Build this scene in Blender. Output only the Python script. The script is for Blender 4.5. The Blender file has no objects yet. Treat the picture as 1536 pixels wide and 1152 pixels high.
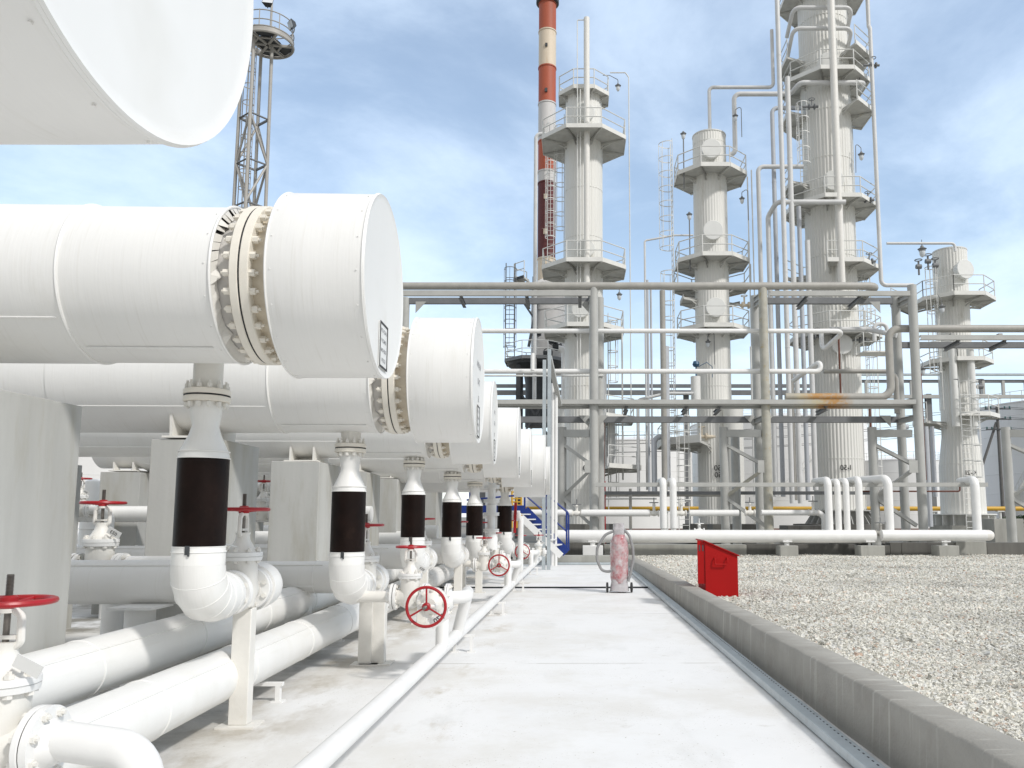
import bpy, bmesh, math, random
from mathutils import Vector, Matrix
R = math.radians
V = Vector
rnd = random.Random(7)
sc = bpy.context.scene
COL = sc.collection

# ---------------------------------------------------------------- camera
CAM_H = 1.6
YAW, PITCH, FPX = R(-.8574), R(6.4928), 1195.0
PPX, PPY = 868, 639          # optical centre of the (cropped) photograph
cam_d = bpy.data.cameras.new("camera"); cam = bpy.data.objects.new("camera", cam_d); COL.objects.link(cam)
cam.location = (0, 0, CAM_H)
cam.rotation_euler = (R(90) + PITCH, 0, YAW)
cam_d.sensor_width = 36; cam_d.lens = FPX / 1536 * 36
cam_d.shift_x = -(PPX-768)/1536; cam_d.shift_y = (PPY-576)/1536
cam_d.clip_start = 0.05; cam_d.clip_end = 6000
sc.camera = cam
_F = V((-math.sin(YAW)*math.cos(PITCH), math.cos(YAW)*math.cos(PITCH), math.sin(PITCH)))
_R = V((math.cos(YAW), math.sin(YAW), 0)); _U = _R.cross(_F); _C = V((0, 0, CAM_H))
def ray(x, y): return _F + _R*((x-PPX)/FPX) + _U*((PPY-y)/FPX)
def P(x, y, Y):            # point measured in the photograph -> world point at distance Y
    d = ray(x, y); return _C + d*(Y/d.y)
def XZ(x, y, Y):
    p = P(x, y, Y); return p.x, p.z

# ---------------------------------------------------------------- materials
def pmat(name, col, rough=.5, var=.08, scale=2.0, stain=None, stain_lo=.62, stain_hi=.78, streak=False,
         bump=0.0, bump_scale=30.0, metallic=0.0, spec=.5, col2=None, sscale=None, coat=0):
    m = bpy.data.materials.new(name); m.use_nodes = True
    nt = m.node_tree; n = nt.nodes; l = nt.links
    b = n["Principled BSDF"]; b.inputs["Roughness"].default_value = rough
    b.inputs["Metallic"].default_value = metallic
    b.inputs["Specular IOR Level"].default_value = spec
    b.inputs["Coat Weight"].default_value = coat
    geo = n.new("ShaderNodeNewGeometry")
    no = n.new("ShaderNodeTexNoise"); no.inputs["Scale"].default_value = scale; no.inputs["Detail"].default_value = 6
    no.inputs["Roughness"].default_value = .62
    src = geo.outputs["Position"]
    if streak:
        mp = n.new("ShaderNodeMapping"); mp.inputs["Scale"].default_value = (1, 1, .12)
        l.new(src, mp.inputs["Vector"]); l.new(mp.outputs[0], no.inputs["Vector"])
    else:
        l.new(src, no.inputs["Vector"])
    mr = n.new("ShaderNodeMapRange"); mr.inputs[1].default_value = .3; mr.inputs[2].default_value = .7
    l.new(no.outputs["Fac"], mr.inputs[0])
    mx = n.new("ShaderNodeMix"); mx.data_type = 'RGBA'
    c2 = col2 or tuple(c*(1-2*var) for c in col)
    mx.inputs[6].default_value = (*c2, 1); mx.inputs[7].default_value = (*col, 1)
    l.new(mr.outputs[0], mx.inputs[0]); out = mx.outputs[2]
    if stain:
        n2 = n.new("ShaderNodeTexNoise"); n2.inputs["Scale"].default_value = sscale or scale*.7; n2.inputs["Detail"].default_value = 9
        n2.inputs["Roughness"].default_value = .7
        ad = n.new("ShaderNodeVectorMath"); ad.operation = 'ADD'; ad.inputs[1].default_value = (13.1, 7.7, 3.3)
        l.new(src, ad.inputs[0])
        if streak:
            mp2 = n.new("ShaderNodeMapping"); mp2.inputs["Scale"].default_value = (1, 1, .18)
            l.new(ad.outputs[0], mp2.inputs["Vector"]); l.new(mp2.outputs[0], n2.inputs["Vector"])
        else: l.new(ad.outputs[0], n2.inputs["Vector"])
        m2 = n.new("ShaderNodeMapRange"); m2.inputs[1].default_value = stain_lo; m2.inputs[2].default_value = stain_hi
        l.new(n2.outputs["Fac"], m2.inputs[0])
        x2 = n.new("ShaderNodeMix"); x2.data_type = 'RGBA'; x2.inputs[7].default_value = (*stain, 1)
        l.new(out, x2.inputs[6]); l.new(m2.outputs[0], x2.inputs[0]); out = x2.outputs[2]
    l.new(out, b.inputs["Base Color"])
    if bump:
        n3 = n.new("ShaderNodeTexNoise"); n3.inputs["Scale"].default_value = bump_scale; n3.inputs["Detail"].default_value = 4
        l.new(src, n3.inputs["Vector"])
        bp = n.new("ShaderNodeBump"); bp.inputs["Strength"].default_value = bump; bp.inputs["Distance"].default_value = .02
        l.new(n3.outputs["Fac"], bp.inputs["Height"]); l.new(bp.outputs[0], b.inputs["Normal"])
    return m

M = {}
M['jacket'] = pmat("white_jacket", (.82, .812, .785), .42, .03, 1.3, stain=(.69,.67,.61), stain_lo=.55, stain_hi=.85, streak=True, bump=.06, bump_scale=9)
M['white'] = pmat("white_pipe_paint", (.81, .805, .785), .45, .04, 3, stain=(.62,.59,.52), stain_lo=.64, stain_hi=.86, bump=.05, bump_scale=25)
M['cream'] = pmat("cream_paint", (.77, .75, .70), .5, .04, 6, stain=(.52,.42,.27), stain_lo=.64, stain_hi=.82, sscale=5, bump=.08)
M['tan'] = pmat("stained_cream", (.70, .62, .49), .6, .12, 5, stain=(.38,.24,.12), stain_lo=.55, stain_hi=.78, sscale=7, bump=.1)
M['neck'] = pmat("grey_neck", (.56, .54, .51), .6, .08, 4, stain=(.52,.44,.32), stain_lo=.55, stain_hi=.72, sscale=6, bump=.1)
M['black'] = pmat("black_gasket", (.02, .02, .022), .6, .1)
M['band'] = pmat("black_brown_bitumen_band", (.012, .0055, .004), .42, .3, 5, stain=(.026,.014,.009), stain_lo=.6, stain_hi=.8, bump=.08, bump_scale=30, spec=.14)
M['red'] = pmat("red_paint", (.40, .006, .012), .38, .12, 9, stain=(.22,.02,.02), stain_lo=.62, stain_hi=.8, bump=.05)
M['redbox'] = pmat("red_box_paint", (.37, .003, .003), .5, .05, 2, spec=.25, stain=(.28,.006,.006), stain_lo=.62, stain_hi=.8, bump=.05)
M['stem'] = pmat("greased_steel", (.22, .2, .18), .45, .2, 20, metallic=.7)
M['screw'] = pmat("grey_steel", (.5, .5, .49), .5, .1, 10, metallic=.3)
M['col'] = pmat("ribbed_cladding", (.76, .75, .705), .5, .06, .8, stain=(.43,.40,.33), stain_lo=.58, stain_hi=.82, streak=True, sscale=1.6)
M['colw'] = pmat("white_cover", (.74, .74, .71), .5, .04, 2)
M['deck'] = pmat("platform_steel", (.79, .78, .735), .55, .08, 1.6, stain=(.42,.30,.18), stain_lo=.66, stain_hi=.82, sscale=2.2)
M['under'] = pmat("platform_grating", (.58, .575, .54), .7, .12, 2, stain=(.42,.36,.27), stain_lo=.6, stain_hi=.8)
M['flange'] = pmat("cream_flange_paint", (.80, .755, .665), .5, .05, 5, stain=(.60,.46,.28), stain_lo=.64, stain_hi=.84, sscale=4, bump=.08)
M['rail'] = pmat("rail_paint", (.72, .72, .69), .5, .08, 3)
M['rack'] = pmat("grey_rack_paint", (.46, .46, .435), .5, .08, 1.6, stain=(.46,.38,.22), stain_lo=.68, stain_hi=.84, sscale=1.4)
M['rackd'] = pmat("dark_grey_steel", (.20, .205, .21), .55, .12, 2)
M['rackp'] = pmat("weathered_grey_pipe", (.40, .385, .35), .5, .1, 2.2, stain=(.33,.24,.14), stain_lo=.66, stain_hi=.8, sscale=2.6)
M['yellowed'] = pmat("ochre_spotted_post", (.46, .445, .38), .55, .12, 3, stain=(.40,.30,.12), stain_lo=.56, stain_hi=.74, sscale=3.5)
M['rust'] = pmat("rust_orange", (.56, .27, .045), .7, .2, 3, stain=(.46,.38,.2), stain_lo=.55, stain_hi=.75, sscale=2.5)
M['brownpipe'] = pmat("rust_brown", (.16, .05, .03), .7, .2, 5)
M['pipe2'] = pmat("pale_process_pipe", (.66, .66, .65), .45, .07, 1.5, stain=(.5,.47,.4), stain_lo=.64, stain_hi=.8)
M['pipebl'] = pmat("bluish_grey_pipe", (.50, .52, .55), .45, .06, 1.5)
M['galv'] = pmat("galvanised_steel", (.50, .55, .57), .42, .1, 4, metallic=.35, stain=(.36,.38,.38), stain_lo=.6, stain_hi=.75)
M['conc'] = pmat("concrete", (.40, .395, .36), .85, .13, 1.7, stain=(.27,.265,.24), stain_lo=.52, stain_hi=.72, streak=True, bump=.15, bump_scale=20)
M['pier'] = pmat("pier_concrete", (.50, .50, .475), .85, .14, 1.4, stain=(.33,.31,.25), stain_lo=.48, stain_hi=.72, streak=True, sscale=2.0, bump=.1, bump_scale=16)
M['kerbc'] = pmat("kerb_concrete", (.355, .34, .305), .9, .1, 2.2, stain=(.28,.262,.23), stain_lo=.52, stain_hi=.72, sscale=3, bump=.25, bump_scale=45)
M['dconc'] = pmat("dark_concrete", (.17, .165, .15), .9, .2, 1.2, stain=(.09,.088,.08), stain_lo=.52, stain_hi=.68, streak=True, sscale=1.5, bump=.15)
M['blue'] = pmat("blue_paint", (.006, .03, .20), .4, .1, 4)
M['dark'] = pmat("dark_steel", (.06, .065, .07), .55, .2, 3)
M['yellow'] = pmat("yellow_pipe_paint", (.62, .36, .03), .5, .08, 1)
M['tank'] = pmat("storage_tank_white", (.78, .77, .75), .5, .04, .3, stain=(.62,.6,.56), stain_lo=.58, stain_hi=.8, streak=True, sscale=.25)
M['tankg'] = pmat("storage_tank_grey", (.76, .755, .755), .6, .04, .3, stain=(.52,.52,.54), stain_lo=.55, stain_hi=.8, streak=True, sscale=.25)
M['stackred'] = pmat("chimney_red", (.46, .105, .05), .6, .12, 1.0, stain=(.28,.08,.05), stain_lo=.58, stain_hi=.75, streak=True)
M['stackcream'] = pmat("chimney_cream", (.72, .61, .47), .6, .08, 1.0, stain=(.5,.3,.14), stain_lo=.60, stain_hi=.78, streak=True, sscale=1.4)
M['stackwhite'] = pmat("chimney_white", (.64, .62, .6), .6, .1, 1.0, stain=(.4,.35,.32), stain_lo=.56, stain_hi=.75, streak=True)
M['stackmaroon'] = pmat("chimney_maroon", (.13, .025, .025), .6, .15, 1.5, stain=(.5,.42,.38), stain_lo=.66, stain_hi=.7, sscale=3)
M['mastp'] = pmat("mast_paint", (.42, .40, .365), .5, .08, 2)
M['pole'] = pmat("weathered_pole", (.16, .155, .15), .8, .15, 3)
M['insul'] = pmat("insulator_green", (.05, .14, .13), .3, .1)
M['ink'] = pmat("black_ink", (.035, .035, .035), .6, .1)
M['ink2'] = pmat("grey_ink", (.25, .25, .26), .6, .1)
M['plate'] = pmat("plate_white", (.78, .78, .76), .45, .03)
M['lampg'] = pmat("lamp_glass", (.65, .68, .7), .15, .03)
M['bluelamp'] = pmat("blue_enamel", (.03, .10, .18), .4, .1)
M['hose'] = pmat("grey_hose", (.30, .30, .30), .5, .1, 20)
M['rubber'] = pmat("rubber", (.03, .03, .03), .7, .1)
M['brick'] = pmat("reddish_base", (.22, .10, .07), .9, .2, 3)
M['grass'] = pmat("grass_patch", (.10, .15, .03), .9, .25, 8)
M['leaf'] = pmat("foliage", (.05, .08, .03), .8, .3, 4)

def jacket_rings():
    m = M['jacket']; nt = m.node_tree; n = nt.nodes; l = nt.links; b = n["Principled BSDF"]
    old = b.inputs["Normal"].links[0].from_node
    tc = n.new("ShaderNodeTexCoord"); mp = n.new("ShaderNodeMapping"); mp.inputs["Scale"].default_value = (34, 1.4, 1.4); l.new(tc.outputs["Object"], mp.inputs[0])
    t = n.new("ShaderNodeTexNoise"); t.inputs["Scale"].default_value = 1.6; t.inputs["Detail"].default_value = 3; l.new(mp.outputs[0], t.inputs["Vector"])
    bp = n.new("ShaderNodeBump"); bp.inputs["Strength"].default_value = .10; bp.inputs["Distance"].default_value = .01; l.new(t.outputs["Fac"], bp.inputs["Height"]); l.new(old.outputs[0], bp.inputs["Normal"]); l.new(bp.outputs[0], b.inputs["Normal"])
    base = b.inputs["Base Color"].links[0].from_socket
    mr = n.new("ShaderNodeMapRange"); mr.inputs[1].default_value = .58; mr.inputs[2].default_value = .8; mr.inputs[4].default_value = .35; l.new(t.outputs["Fac"], mr.inputs[0])
    x = n.new("ShaderNodeMix"); x.data_type = 'RGBA'; x.inputs[7].default_value = (.64, .62, .56, 1); l.new(base, x.inputs[6]); l.new(mr.outputs[0], x.inputs[0]); l.new(x.outputs[2], b.inputs["Base Color"])
jacket_rings()
def rusty(name, src, x0, x1, x2, x3):
    m = M[src].copy(); m.name = name; nt = m.node_tree; n = nt.nodes; l = nt.links; b = n["Principled BSDF"]
    base = b.inputs["Base Color"].links[0].from_socket; geo = n.new("ShaderNodeNewGeometry"); sp = n.new("ShaderNodeSeparateXYZ"); l.new(geo.outputs["Position"], sp.inputs[0])
    no = n.new("ShaderNodeTexNoise"); no.inputs["Scale"].default_value = 2.2; no.inputs["Detail"].default_value = 6; l.new(geo.outputs["Position"], no.inputs["Vector"])
    wob = n.new("ShaderNodeMath"); wob.operation = 'MULTIPLY_ADD'; wob.inputs[1].default_value = 1.1; l.new(no.outputs["Fac"], wob.inputs[0]); l.new(sp.outputs[0], wob.inputs[2])
    off = .55
    def rg(a, c, lo, hi):
        r = n.new("ShaderNodeMapRange"); r.interpolation_type = 'SMOOTHSTEP'; r.inputs[1].default_value = a+off; r.inputs[2].default_value = c+off; r.inputs[3].default_value = lo; r.inputs[4].default_value = hi; l.new(wob.outputs[0], r.inputs[0]); return r.outputs[0]
    f = n.new("ShaderNodeMath"); f.operation = 'MULTIPLY'; l.new(rg(x0, (x1+x2)/2, 0, .92), f.inputs[0]); l.new(rg(x2-.2, x3, 1, 0), f.inputs[1])
    c = n.new("ShaderNodeMix"); c.data_type = 'RGBA'; c.inputs[6].default_value = (.50, .41, .22, 1); c.inputs[7].default_value = (.44, .22, .05, 1); l.new(rg(x1, (x1+x2)/2, 0, 1), c.inputs[0])
    x = n.new("ShaderNodeMix"); x.data_type = 'RGBA'; l.new(base, x.inputs[6]); l.new(c.outputs[2], x.inputs[7]); n5 = n.new("ShaderNodeTexNoise"); n5.inputs["Scale"].default_value = 9; n5.inputs["Detail"].default_value = 6; l.new(geo.outputs["Position"], n5.inputs["Vector"]); r5 = n.new("ShaderNodeMapRange"); r5.inputs[1].default_value = .34; r5.inputs[2].default_value = .56; r5.inputs[3].default_value = .35; l.new(n5.outputs["Fac"], r5.inputs[0]); f2 = n.new("ShaderNodeMath"); f2.operation = 'MULTIPLY'; l.new(f.outputs[0], f2.inputs[0]); l.new(r5.outputs[0], f2.inputs[1]); l.new(f2.outputs[0], x.inputs[0]); l.new(x.outputs[2], b.inputs["Base Color"]); M[name] = m
def wrap_mat():            # cloudy plastic film round a red cylinder
    m = pmat("plastic_film_over_red", (.58, .56, .56), .22, .05, 6, stain=(.40,.06,.075), stain_lo=.36, stain_hi=.66, sscale=5.0, bump=.8, bump_scale=12, spec=.6, coat=.5)
    return m
M['wrap'] = wrap_mat()
M['film'] = pmat("plastic_film", (.55, .53, .54), .25, .1, 6, stain=(.42,.36,.38), stain_lo=.5, stain_hi=.65, bump=.6, bump_scale=16, coat=.4)

def floor_mat():
    m = pmat("white_floor_paint", (.81, .808, .80), .62, .03, .8, bump=.06, bump_scale=14)
    nt = m.node_tree; n = nt.nodes; l = nt.links; b = n["Principled BSDF"]
    base = b.inputs["Base Color"].links[0].from_socket
    geo = n.new("ShaderNodeNewGeometry"); sep = n.new("ShaderNodeSeparateXYZ"); l.new(geo.outputs["Position"], sep.inputs[0])
    def noise(s, det=8, r=.65, sc=(1,1,1), off=(0,0,0)):
        mp = n.new("ShaderNodeMapping"); mp.inputs["Scale"].default_value = sc; mp.inputs["Location"].default_value = off
        l.new(geo.outputs["Position"], mp.inputs["Vector"])
        t = n.new("ShaderNodeTexNoise"); t.inputs["Scale"].default_value = s; t.inputs["Detail"].default_value = det; t.inputs["Roughness"].default_value = r
        l.new(mp.outputs[0], t.inputs["Vector"]); return t.outputs["Fac"]
    def rng(s, a, b_, c=0., d=1.):
        r_ = n.new("ShaderNodeMapRange"); r_.interpolation_type = 'SMOOTHSTEP'
        for k, v in enumerate((a, b_, c, d)): r_.inputs[k+1].default_value = v
        l.new(s, r_.inputs[0]); return r_.outputs[0]
    def mul(a, b_):
        q = n.new("ShaderNodeMath"); q.operation = 'MULTIPLY'; l.new(a, q.inputs[0]); l.new(b_, q.inputs[1]); return q.outputs[0]
    def over(base, col, f):
        x = n.new("ShaderNodeMix"); x.data_type = 'RGBA'; x.inputs[7].default_value = (*col, 1)
        l.new(base, x.inputs[6]); l.new(f, x.inputs[0]); return x.outputs[2]
    # faint scuffing along the walking direction
    o = over(base, (.62, .62, .60), mul(rng(noise(1.6, sc=(1, .35, 1)), .52, .75), rng(sep.outputs[0], -2.2, .4, 0.9, .55)))
    # bare, muddy concrete among the pipes at the left
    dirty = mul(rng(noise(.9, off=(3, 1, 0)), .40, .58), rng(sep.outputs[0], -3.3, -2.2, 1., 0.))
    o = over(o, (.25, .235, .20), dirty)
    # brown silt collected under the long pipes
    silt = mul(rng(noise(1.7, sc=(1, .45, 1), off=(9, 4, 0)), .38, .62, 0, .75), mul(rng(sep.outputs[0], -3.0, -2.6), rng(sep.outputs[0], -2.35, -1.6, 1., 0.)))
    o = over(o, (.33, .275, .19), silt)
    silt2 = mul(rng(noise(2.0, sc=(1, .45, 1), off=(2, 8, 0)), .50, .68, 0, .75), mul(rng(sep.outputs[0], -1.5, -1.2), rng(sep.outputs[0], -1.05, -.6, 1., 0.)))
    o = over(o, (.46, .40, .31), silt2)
    # grime along the kerb foot
    gr = mul(rng(noise(2.0, sc=(1, .5, 1), off=(5, 5, 0)), .42, .68), rng(sep.outputs[0], 1.62, 1.86, 0, .8))
    o = over(o, (.28, .27, .25), gr)
    # chips where the paint has come off
    o = over(o, (.46, .43, .38), rng(noise(7, 5, .6, off=(1, 2, 0)), .715, .735, 0, .85))
    o = over(o, (.60, .585, .55), rng(noise(2.3, 7, .7, off=(4, 2, 0)), .60, .72, 0, .8))
    o = over(o, (.70, .685, .65), rng(noise(.55, 9, .72, off=(7, 3, 0)), .44, .66, 0, .9))
    wy = n.new("ShaderNodeMath"); wy.operation = 'MULTIPLY_ADD'; wy.inputs[1].default_value = .03; l.new(noise(1.5, 3), wy.inputs[0]); l.new(sep.outputs[1], wy.inputs[2])
    md = n.new("ShaderNodeMath"); md.operation = 'PINGPONG'; md.inputs[1].default_value = 2.25; l.new(wy.outputs[0], md.inputs[0])
    o = over(o, (.50, .485, .45), mul(rng(md.outputs[0], .012, .022, .9, 0), rng(noise(2.2, 4, .6, off=(8, 8, 0)), .38, .55)))
    o = over(o, (.34, .30, .24), rng(noise(24, 3, .5, off=(1, 9, 0)), .70, .74, 0, .8))
    o = over(o, (.40, .37, .32), mul(rng(noise(55, 2, .5, off=(6, 9, 0)), .66, .70, 0, .8), rng(noise(1.1, 4, .6, off=(3, 3, 0)), .45, .6)))
    l.new(o, b.inputs["Base Color"])
    return m
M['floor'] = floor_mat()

def gravel_mat(name, stone):
    m = bpy.data.materials.new(name); m.use_nodes = True
    nt = m.node_tree; n = nt.nodes; l = nt.links; b = n["Principled BSDF"]; b.inputs["Roughness"].default_value = .9
    geo = n.new("ShaderNodeNewGeometry")
    cr = n.new("ShaderNodeValToRGB"); e = cr.color_ramp.elements
    e[0].position = 0; e[0].color = (.34, .325, .285, 1); e[1].position = 1; e[1].color = (.74, .72, .65, 1)
    for p, c in ((.2, (.49,.475,.42)), (.45, (.65,.63,.56)), (.62, (.55,.545,.52)), (.90, (.69,.67,.60)), (.97, (.42,.30,.23))):
        q = e.new(p); q.color = (*c, 1)
    if stone:
        l.new(geo.outputs["Random Per Island"], cr.inputs[0])
    else:
        v = n.new("ShaderNodeTexVoronoi"); v.inputs["Scale"].default_value = 26
        l.new(geo.outputs["Position"], v.inputs["Vector"])
        l.new(v.outputs["Color"], cr.inputs[0])
        bp = n.new("ShaderNodeBump"); bp.inputs["Strength"].default_value = .9; bp.inputs["Distance"].default_value = .03
        l.new(v.outputs["Distance"], bp.inputs["Height"]); bp.invert = True; l.new(bp.outputs[0], b.inputs["Normal"])
    no = n.new("ShaderNodeTexNoise"); no.inputs["Scale"].default_value = .5; no.inputs["Detail"].default_value = 6
    l.new(geo.outputs["Position"], no.inputs["Vector"])
    mr = n.new("ShaderNodeMapRange"); mr.inputs[1].default_value = .35; mr.inputs[2].default_value = .65; mr.inputs[3].default_value = .92; mr.inputs[4].default_value = 1.18
    l.new(no.outputs["Fac"], mr.inputs[0])
    mx = n.new("ShaderNodeVectorMath"); mx.operation = 'SCALE'; l.new(cr.outputs[0], mx.inputs[0]); l.new(mr.outputs[0], mx.inputs[3])
    l.new(mx.outputs[0], b.inputs["Base Color"])
    return m
M['gravel'] = gravel_mat("gravel_bed", False); M['stone'] = gravel_mat("gravel_stone", True)
M['earth'] = pmat("yard_ground", (.30, .29, .26), .95, .2, .4, stain=(.2,.19,.16), stain_lo=.5, stain_hi=.7, bump=.3, bump_scale=12)

# ---------------------------------------------------------------- mesh builder
Zv = V((0, 0, 1))
def basis(d):
    d = d.normalized()
    a = Zv.cross(d)
    if a.length < 1e-4: a = V((1, 0, 0))
    a.normalize(); b = d.cross(a); return a, b
class MB:
    def __init__(s): s.v = []; s.f = []
    def ring(s, c, a, b, r, n, ph=0):
        i = len(s.v)
        for k in range(n):
            t = 2*math.pi*k/n + ph
            s.v.append(c + a*(r*math.cos(t)) + b*(r*math.sin(t)))
        return i
    def bridge(s, i, j, n):
        for k in range(n):
            q = (k+1) % n; s.f.append((i+k, i+q, j+q, j+k))
    def cap(s, i, n, rev=False):
        t = tuple(range(i, i+n)); s.f.append(t[::-1] if rev else t)
    def tube(s, p0, p1, r, n=10, r1=None, caps=True):
        p0, p1 = V(p0), V(p1); a, b = basis(p1-p0)
        i = s.ring(p0, a, b, r, n); j = s.ring(p1, a, b, r if r1 is None else r1, n); s.bridge(i, j, n)
        if caps: s.cap(i, n, True); s.cap(j, n)
        return s
    def path(s, pts, r, n=12, bend=None, segs=6, caps=True):
        pts = [V(p) for p in pts]; bend = 2.4*r if bend is None else bend
        line = [pts[0]]
        for k in range(1, len(pts)-1):
            p, q0, q1 = pts[k], pts[k-1], pts[k+1]
            d0 = (q0-p); d1 = (q1-p); l0, l1 = d0.length, d1.length; d0.normalize(); d1.normalize()
            ang = d0.angle(d1)
            if ang > 3.1: line.append(p); continue
            t = bend/math.tan(ang/2); t = min(t, l0*.49 if k > 1 else l0*.98, l1*.49 if k < len(pts)-2 else l1*.98)
            rr = t*math.tan(ang/2)
            c = p + (d0+d1).normalized()*(rr/math.sin(ang/2))
            a0 = (p+d0*t)-c; a1 = (p+d1*t)-c; w = a0.angle(a1)
            for m in range(segs+1):
                u = m/segs
                line.append(c + (a0*math.sin((1-u)*w) + a1*math.sin(u*w))/math.sin(w))
        line.append(pts[-1])
        ln = [line[0]]
        for p in line[1:]:
            if (p-ln[-1]).length > 1e-5: ln.append(p)
        a, b = basis(ln[1]-ln[0]); prev = None
        for k, p in enumerate(ln):
            d = (ln[k+1]-p) if k < len(ln)-1 else (p-ln[k-1])
            if 0 < k < len(ln)-1: d = (ln[k+1]-p).normalized() + (p-ln[k-1]).normalized()
            d.normalize(); a = (a - d*a.dot(d)).normalized(); b = d.cross(a)
            i = s.ring(p, a, b, r, n)
            if prev is None:
                if caps: s.cap(i, n, True)
            else: s.bridge(prev, i, n)
            prev = i
        if caps: s.cap(prev, n)
        return s
    def lathe(s, o, ax, prof, n=32, caps=(True, True), ribs=0, amp=0):
        o = V(o); ax = V(ax).normalized(); a, b = basis(ax)
        if ax.z > .99: a, b = V((1, 0, 0)), V((0, 1, 0))
        if ribs: n = ribs*4
        prev = None; first = None
        for t, r in prof:
            i = len(s.v); c = o + ax*t
            for k in range(n):
                th = 2*math.pi*k/n; rr = r + (amp if ribs and k % 4 < 2 else 0)
                s.v.append(c + a*(rr*math.cos(th)) + b*(rr*math.sin(th)))
            if prev is not None: s.bridge(prev, i, n)
            else: first = i
            prev = i
        if caps[0]: s.cap(first, n, True)
        if caps[1]: s.cap(prev, n)
        return s
    def torus(s, c, ax, RR, r, n=32, m=8, a0=0, a1=None):
        c = V(c); a, b = basis(V(ax)); ax = V(ax).normalized()
        full = a1 is None; span = 2*math.pi if full else a1-a0; prev = None; first = None
        cnt = n if full else n+1
        for k in range(cnt):
            t = a0 + span*k/n; d = a*math.cos(t)+b*math.sin(t)
            i = s.ring(c+d*RR, d, ax, r, m)
            if prev is not None: s.bridge(prev, i, m)
            else: first = i
            prev = i
        if full: s.bridge(prev, first, m)
        else: s.cap(first, m, True); s.cap(prev, m)
        return s
    def box(s, c, sz, rz=0, bev=0):
        c = V(c); x, y, z = sz[0]/2, sz[1]/2, sz[2]/2; i = len(s.v); m = Matrix.Rotation(rz, 3, 'Z')
        for k in ((-x,-y,-z),(x,-y,-z),(x,y,-z),(-x,y,-z),(-x,-y,z),(x,-y,z),(x,y,z),(-x,y,z)): s.v.append(c + m @ V(k))
        for f in ((0,3,2,1),(4,5,6,7),(0,1,5,4),(1,2,6,5),(2,3,7,6),(3,0,4,7)): s.f.append(tuple(i+q for q in f))
        return s
    def hull(s, pts):       # eight corners in box order
        i = len(s.v); s.v += [V(p) for p in pts]
        for f in ((0,3,2,1),(4,5,6,7),(0,1,5,4),(1,2,6,5),(2,3,7,6),(3,0,4,7)): s.f.append(tuple(i+q for q in f))
        return s
    def beam(s, p0, p1, w, h, up=None, kind='box', t=None):
        p0, p1 = V(p0), V(p1); d = (p1-p0).normalized(); up = V(up) if up else (Zv if abs(d.z) < .95 else V((0, 1, 0)))
        a = d.cross(up).normalized(); b = a.cross(d)
        x, y = w/2, h/2; t = t or min(w, h)*.16
        if kind == 'box': pr = [(-x,-y),(x,-y),(x,y),(-x,y)]
        elif kind == 'I': pr = [(-x,-y),(x,-y),(x,-y+t),(t/2,-y+t),(t/2,y-t),(x,y-t),(x,y),(-x,y),(-x,y-t),(-t/2,y-t),(-t/2,-y+t),(-x,-y+t)]
        elif kind == 'C': pr = [(-x,-y),(x,-y),(x,y),(-x,y),(-x,y-t),(x-t,y-t),(x-t,-y+t),(-x,-y+t)]
        elif kind == 'L': pr = [(-x,-y),(x,-y),(x,-y+t),(-x+t,-y+t),(-x+t,y),(-x,y)]
        n = len(pr); i = len(s.v)
        for p in (p0, p1):
            for u, v_ in pr: s.v.append(p + a*u + b*v_)
        s.bridge(i, i+n, n); s.cap(i, n, True); s.cap(i+n, n); return s
    def prism(s, pts, d):   # planar outline extruded along d
        n = len(pts); i = len(s.v); d = V(d)
        s.v += [V(p) for p in pts] + [V(p)+d for p in pts]
        s.bridge(i, i+n, n); s.cap(i, n, True); s.cap(i+n, n); return s
    def quad(s, *p):
        i = len(s.v); s.v += [V(q) for q in p]; s.f.append(tuple(range(i, i+len(p)))); return s

wo = {}
def tag(o, label=None, cat=None, group=None, kind=None):
    if label: o['label'] = label
    if cat: o['category'] = cat
    if group: o['group'] = group
    if kind: o['kind'] = kind
    return o
def thing(name, label, cat, loc, group=None):
    o = bpy.data.objects.new(name, None); COL.objects.link(o); o.location = V(loc); o.empty_display_size = .2
    wo[o.name] = V(loc); return tag(o, label, cat, group)
def part(name, mb, mat, parent=None, smooth=35, bevel=0, label=None):
    if parent is not None: org = wo[parent.name]
    else:
        xs = [v.x for v in mb.v]; ys = [v.y for v in mb.v]; zs = [v.z for v in mb.v]
        org = V(((min(xs)+max(xs))/2, (min(ys)+max(ys))/2, min(zs)))
    me = bpy.data.meshes.new(name)
    me.from_pydata([tuple(v-org) for v in mb.v], [], mb.f)
    bm = bmesh.new(); bm.from_mesh(me); bmesh.ops.recalc_face_normals(bm, faces=bm.faces); bm.to_mesh(me); bm.free()
    if smooth:
        me.shade_smooth(); me.set_sharp_from_angle(angle=R(smooth))
    o = bpy.data.objects.new(name, me); COL.objects.link(o)
    me.materials.append(M[mat] if isinstance(mat, str) else mat)
    if parent is not None: o.parent = parent
    else: o.location = org
    wo[o.name] = org
    if bevel:
        mod = o.modifiers.new("bevel", 'BEVEL'); mod.width = bevel; mod.segments = 2; mod.limit_method = 'ANGLE'
    if label: o['label'] = label
    return o
def solo(name, mb, mat, label, cat, group=None, smooth=35, bevel=0):
    return tag(part(name, mb, mat, None, smooth, bevel), label, cat, group)
def structure(name, mb, mat, smooth=0): return tag(part(name, mb, mat, None, smooth), kind='structure')
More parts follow.
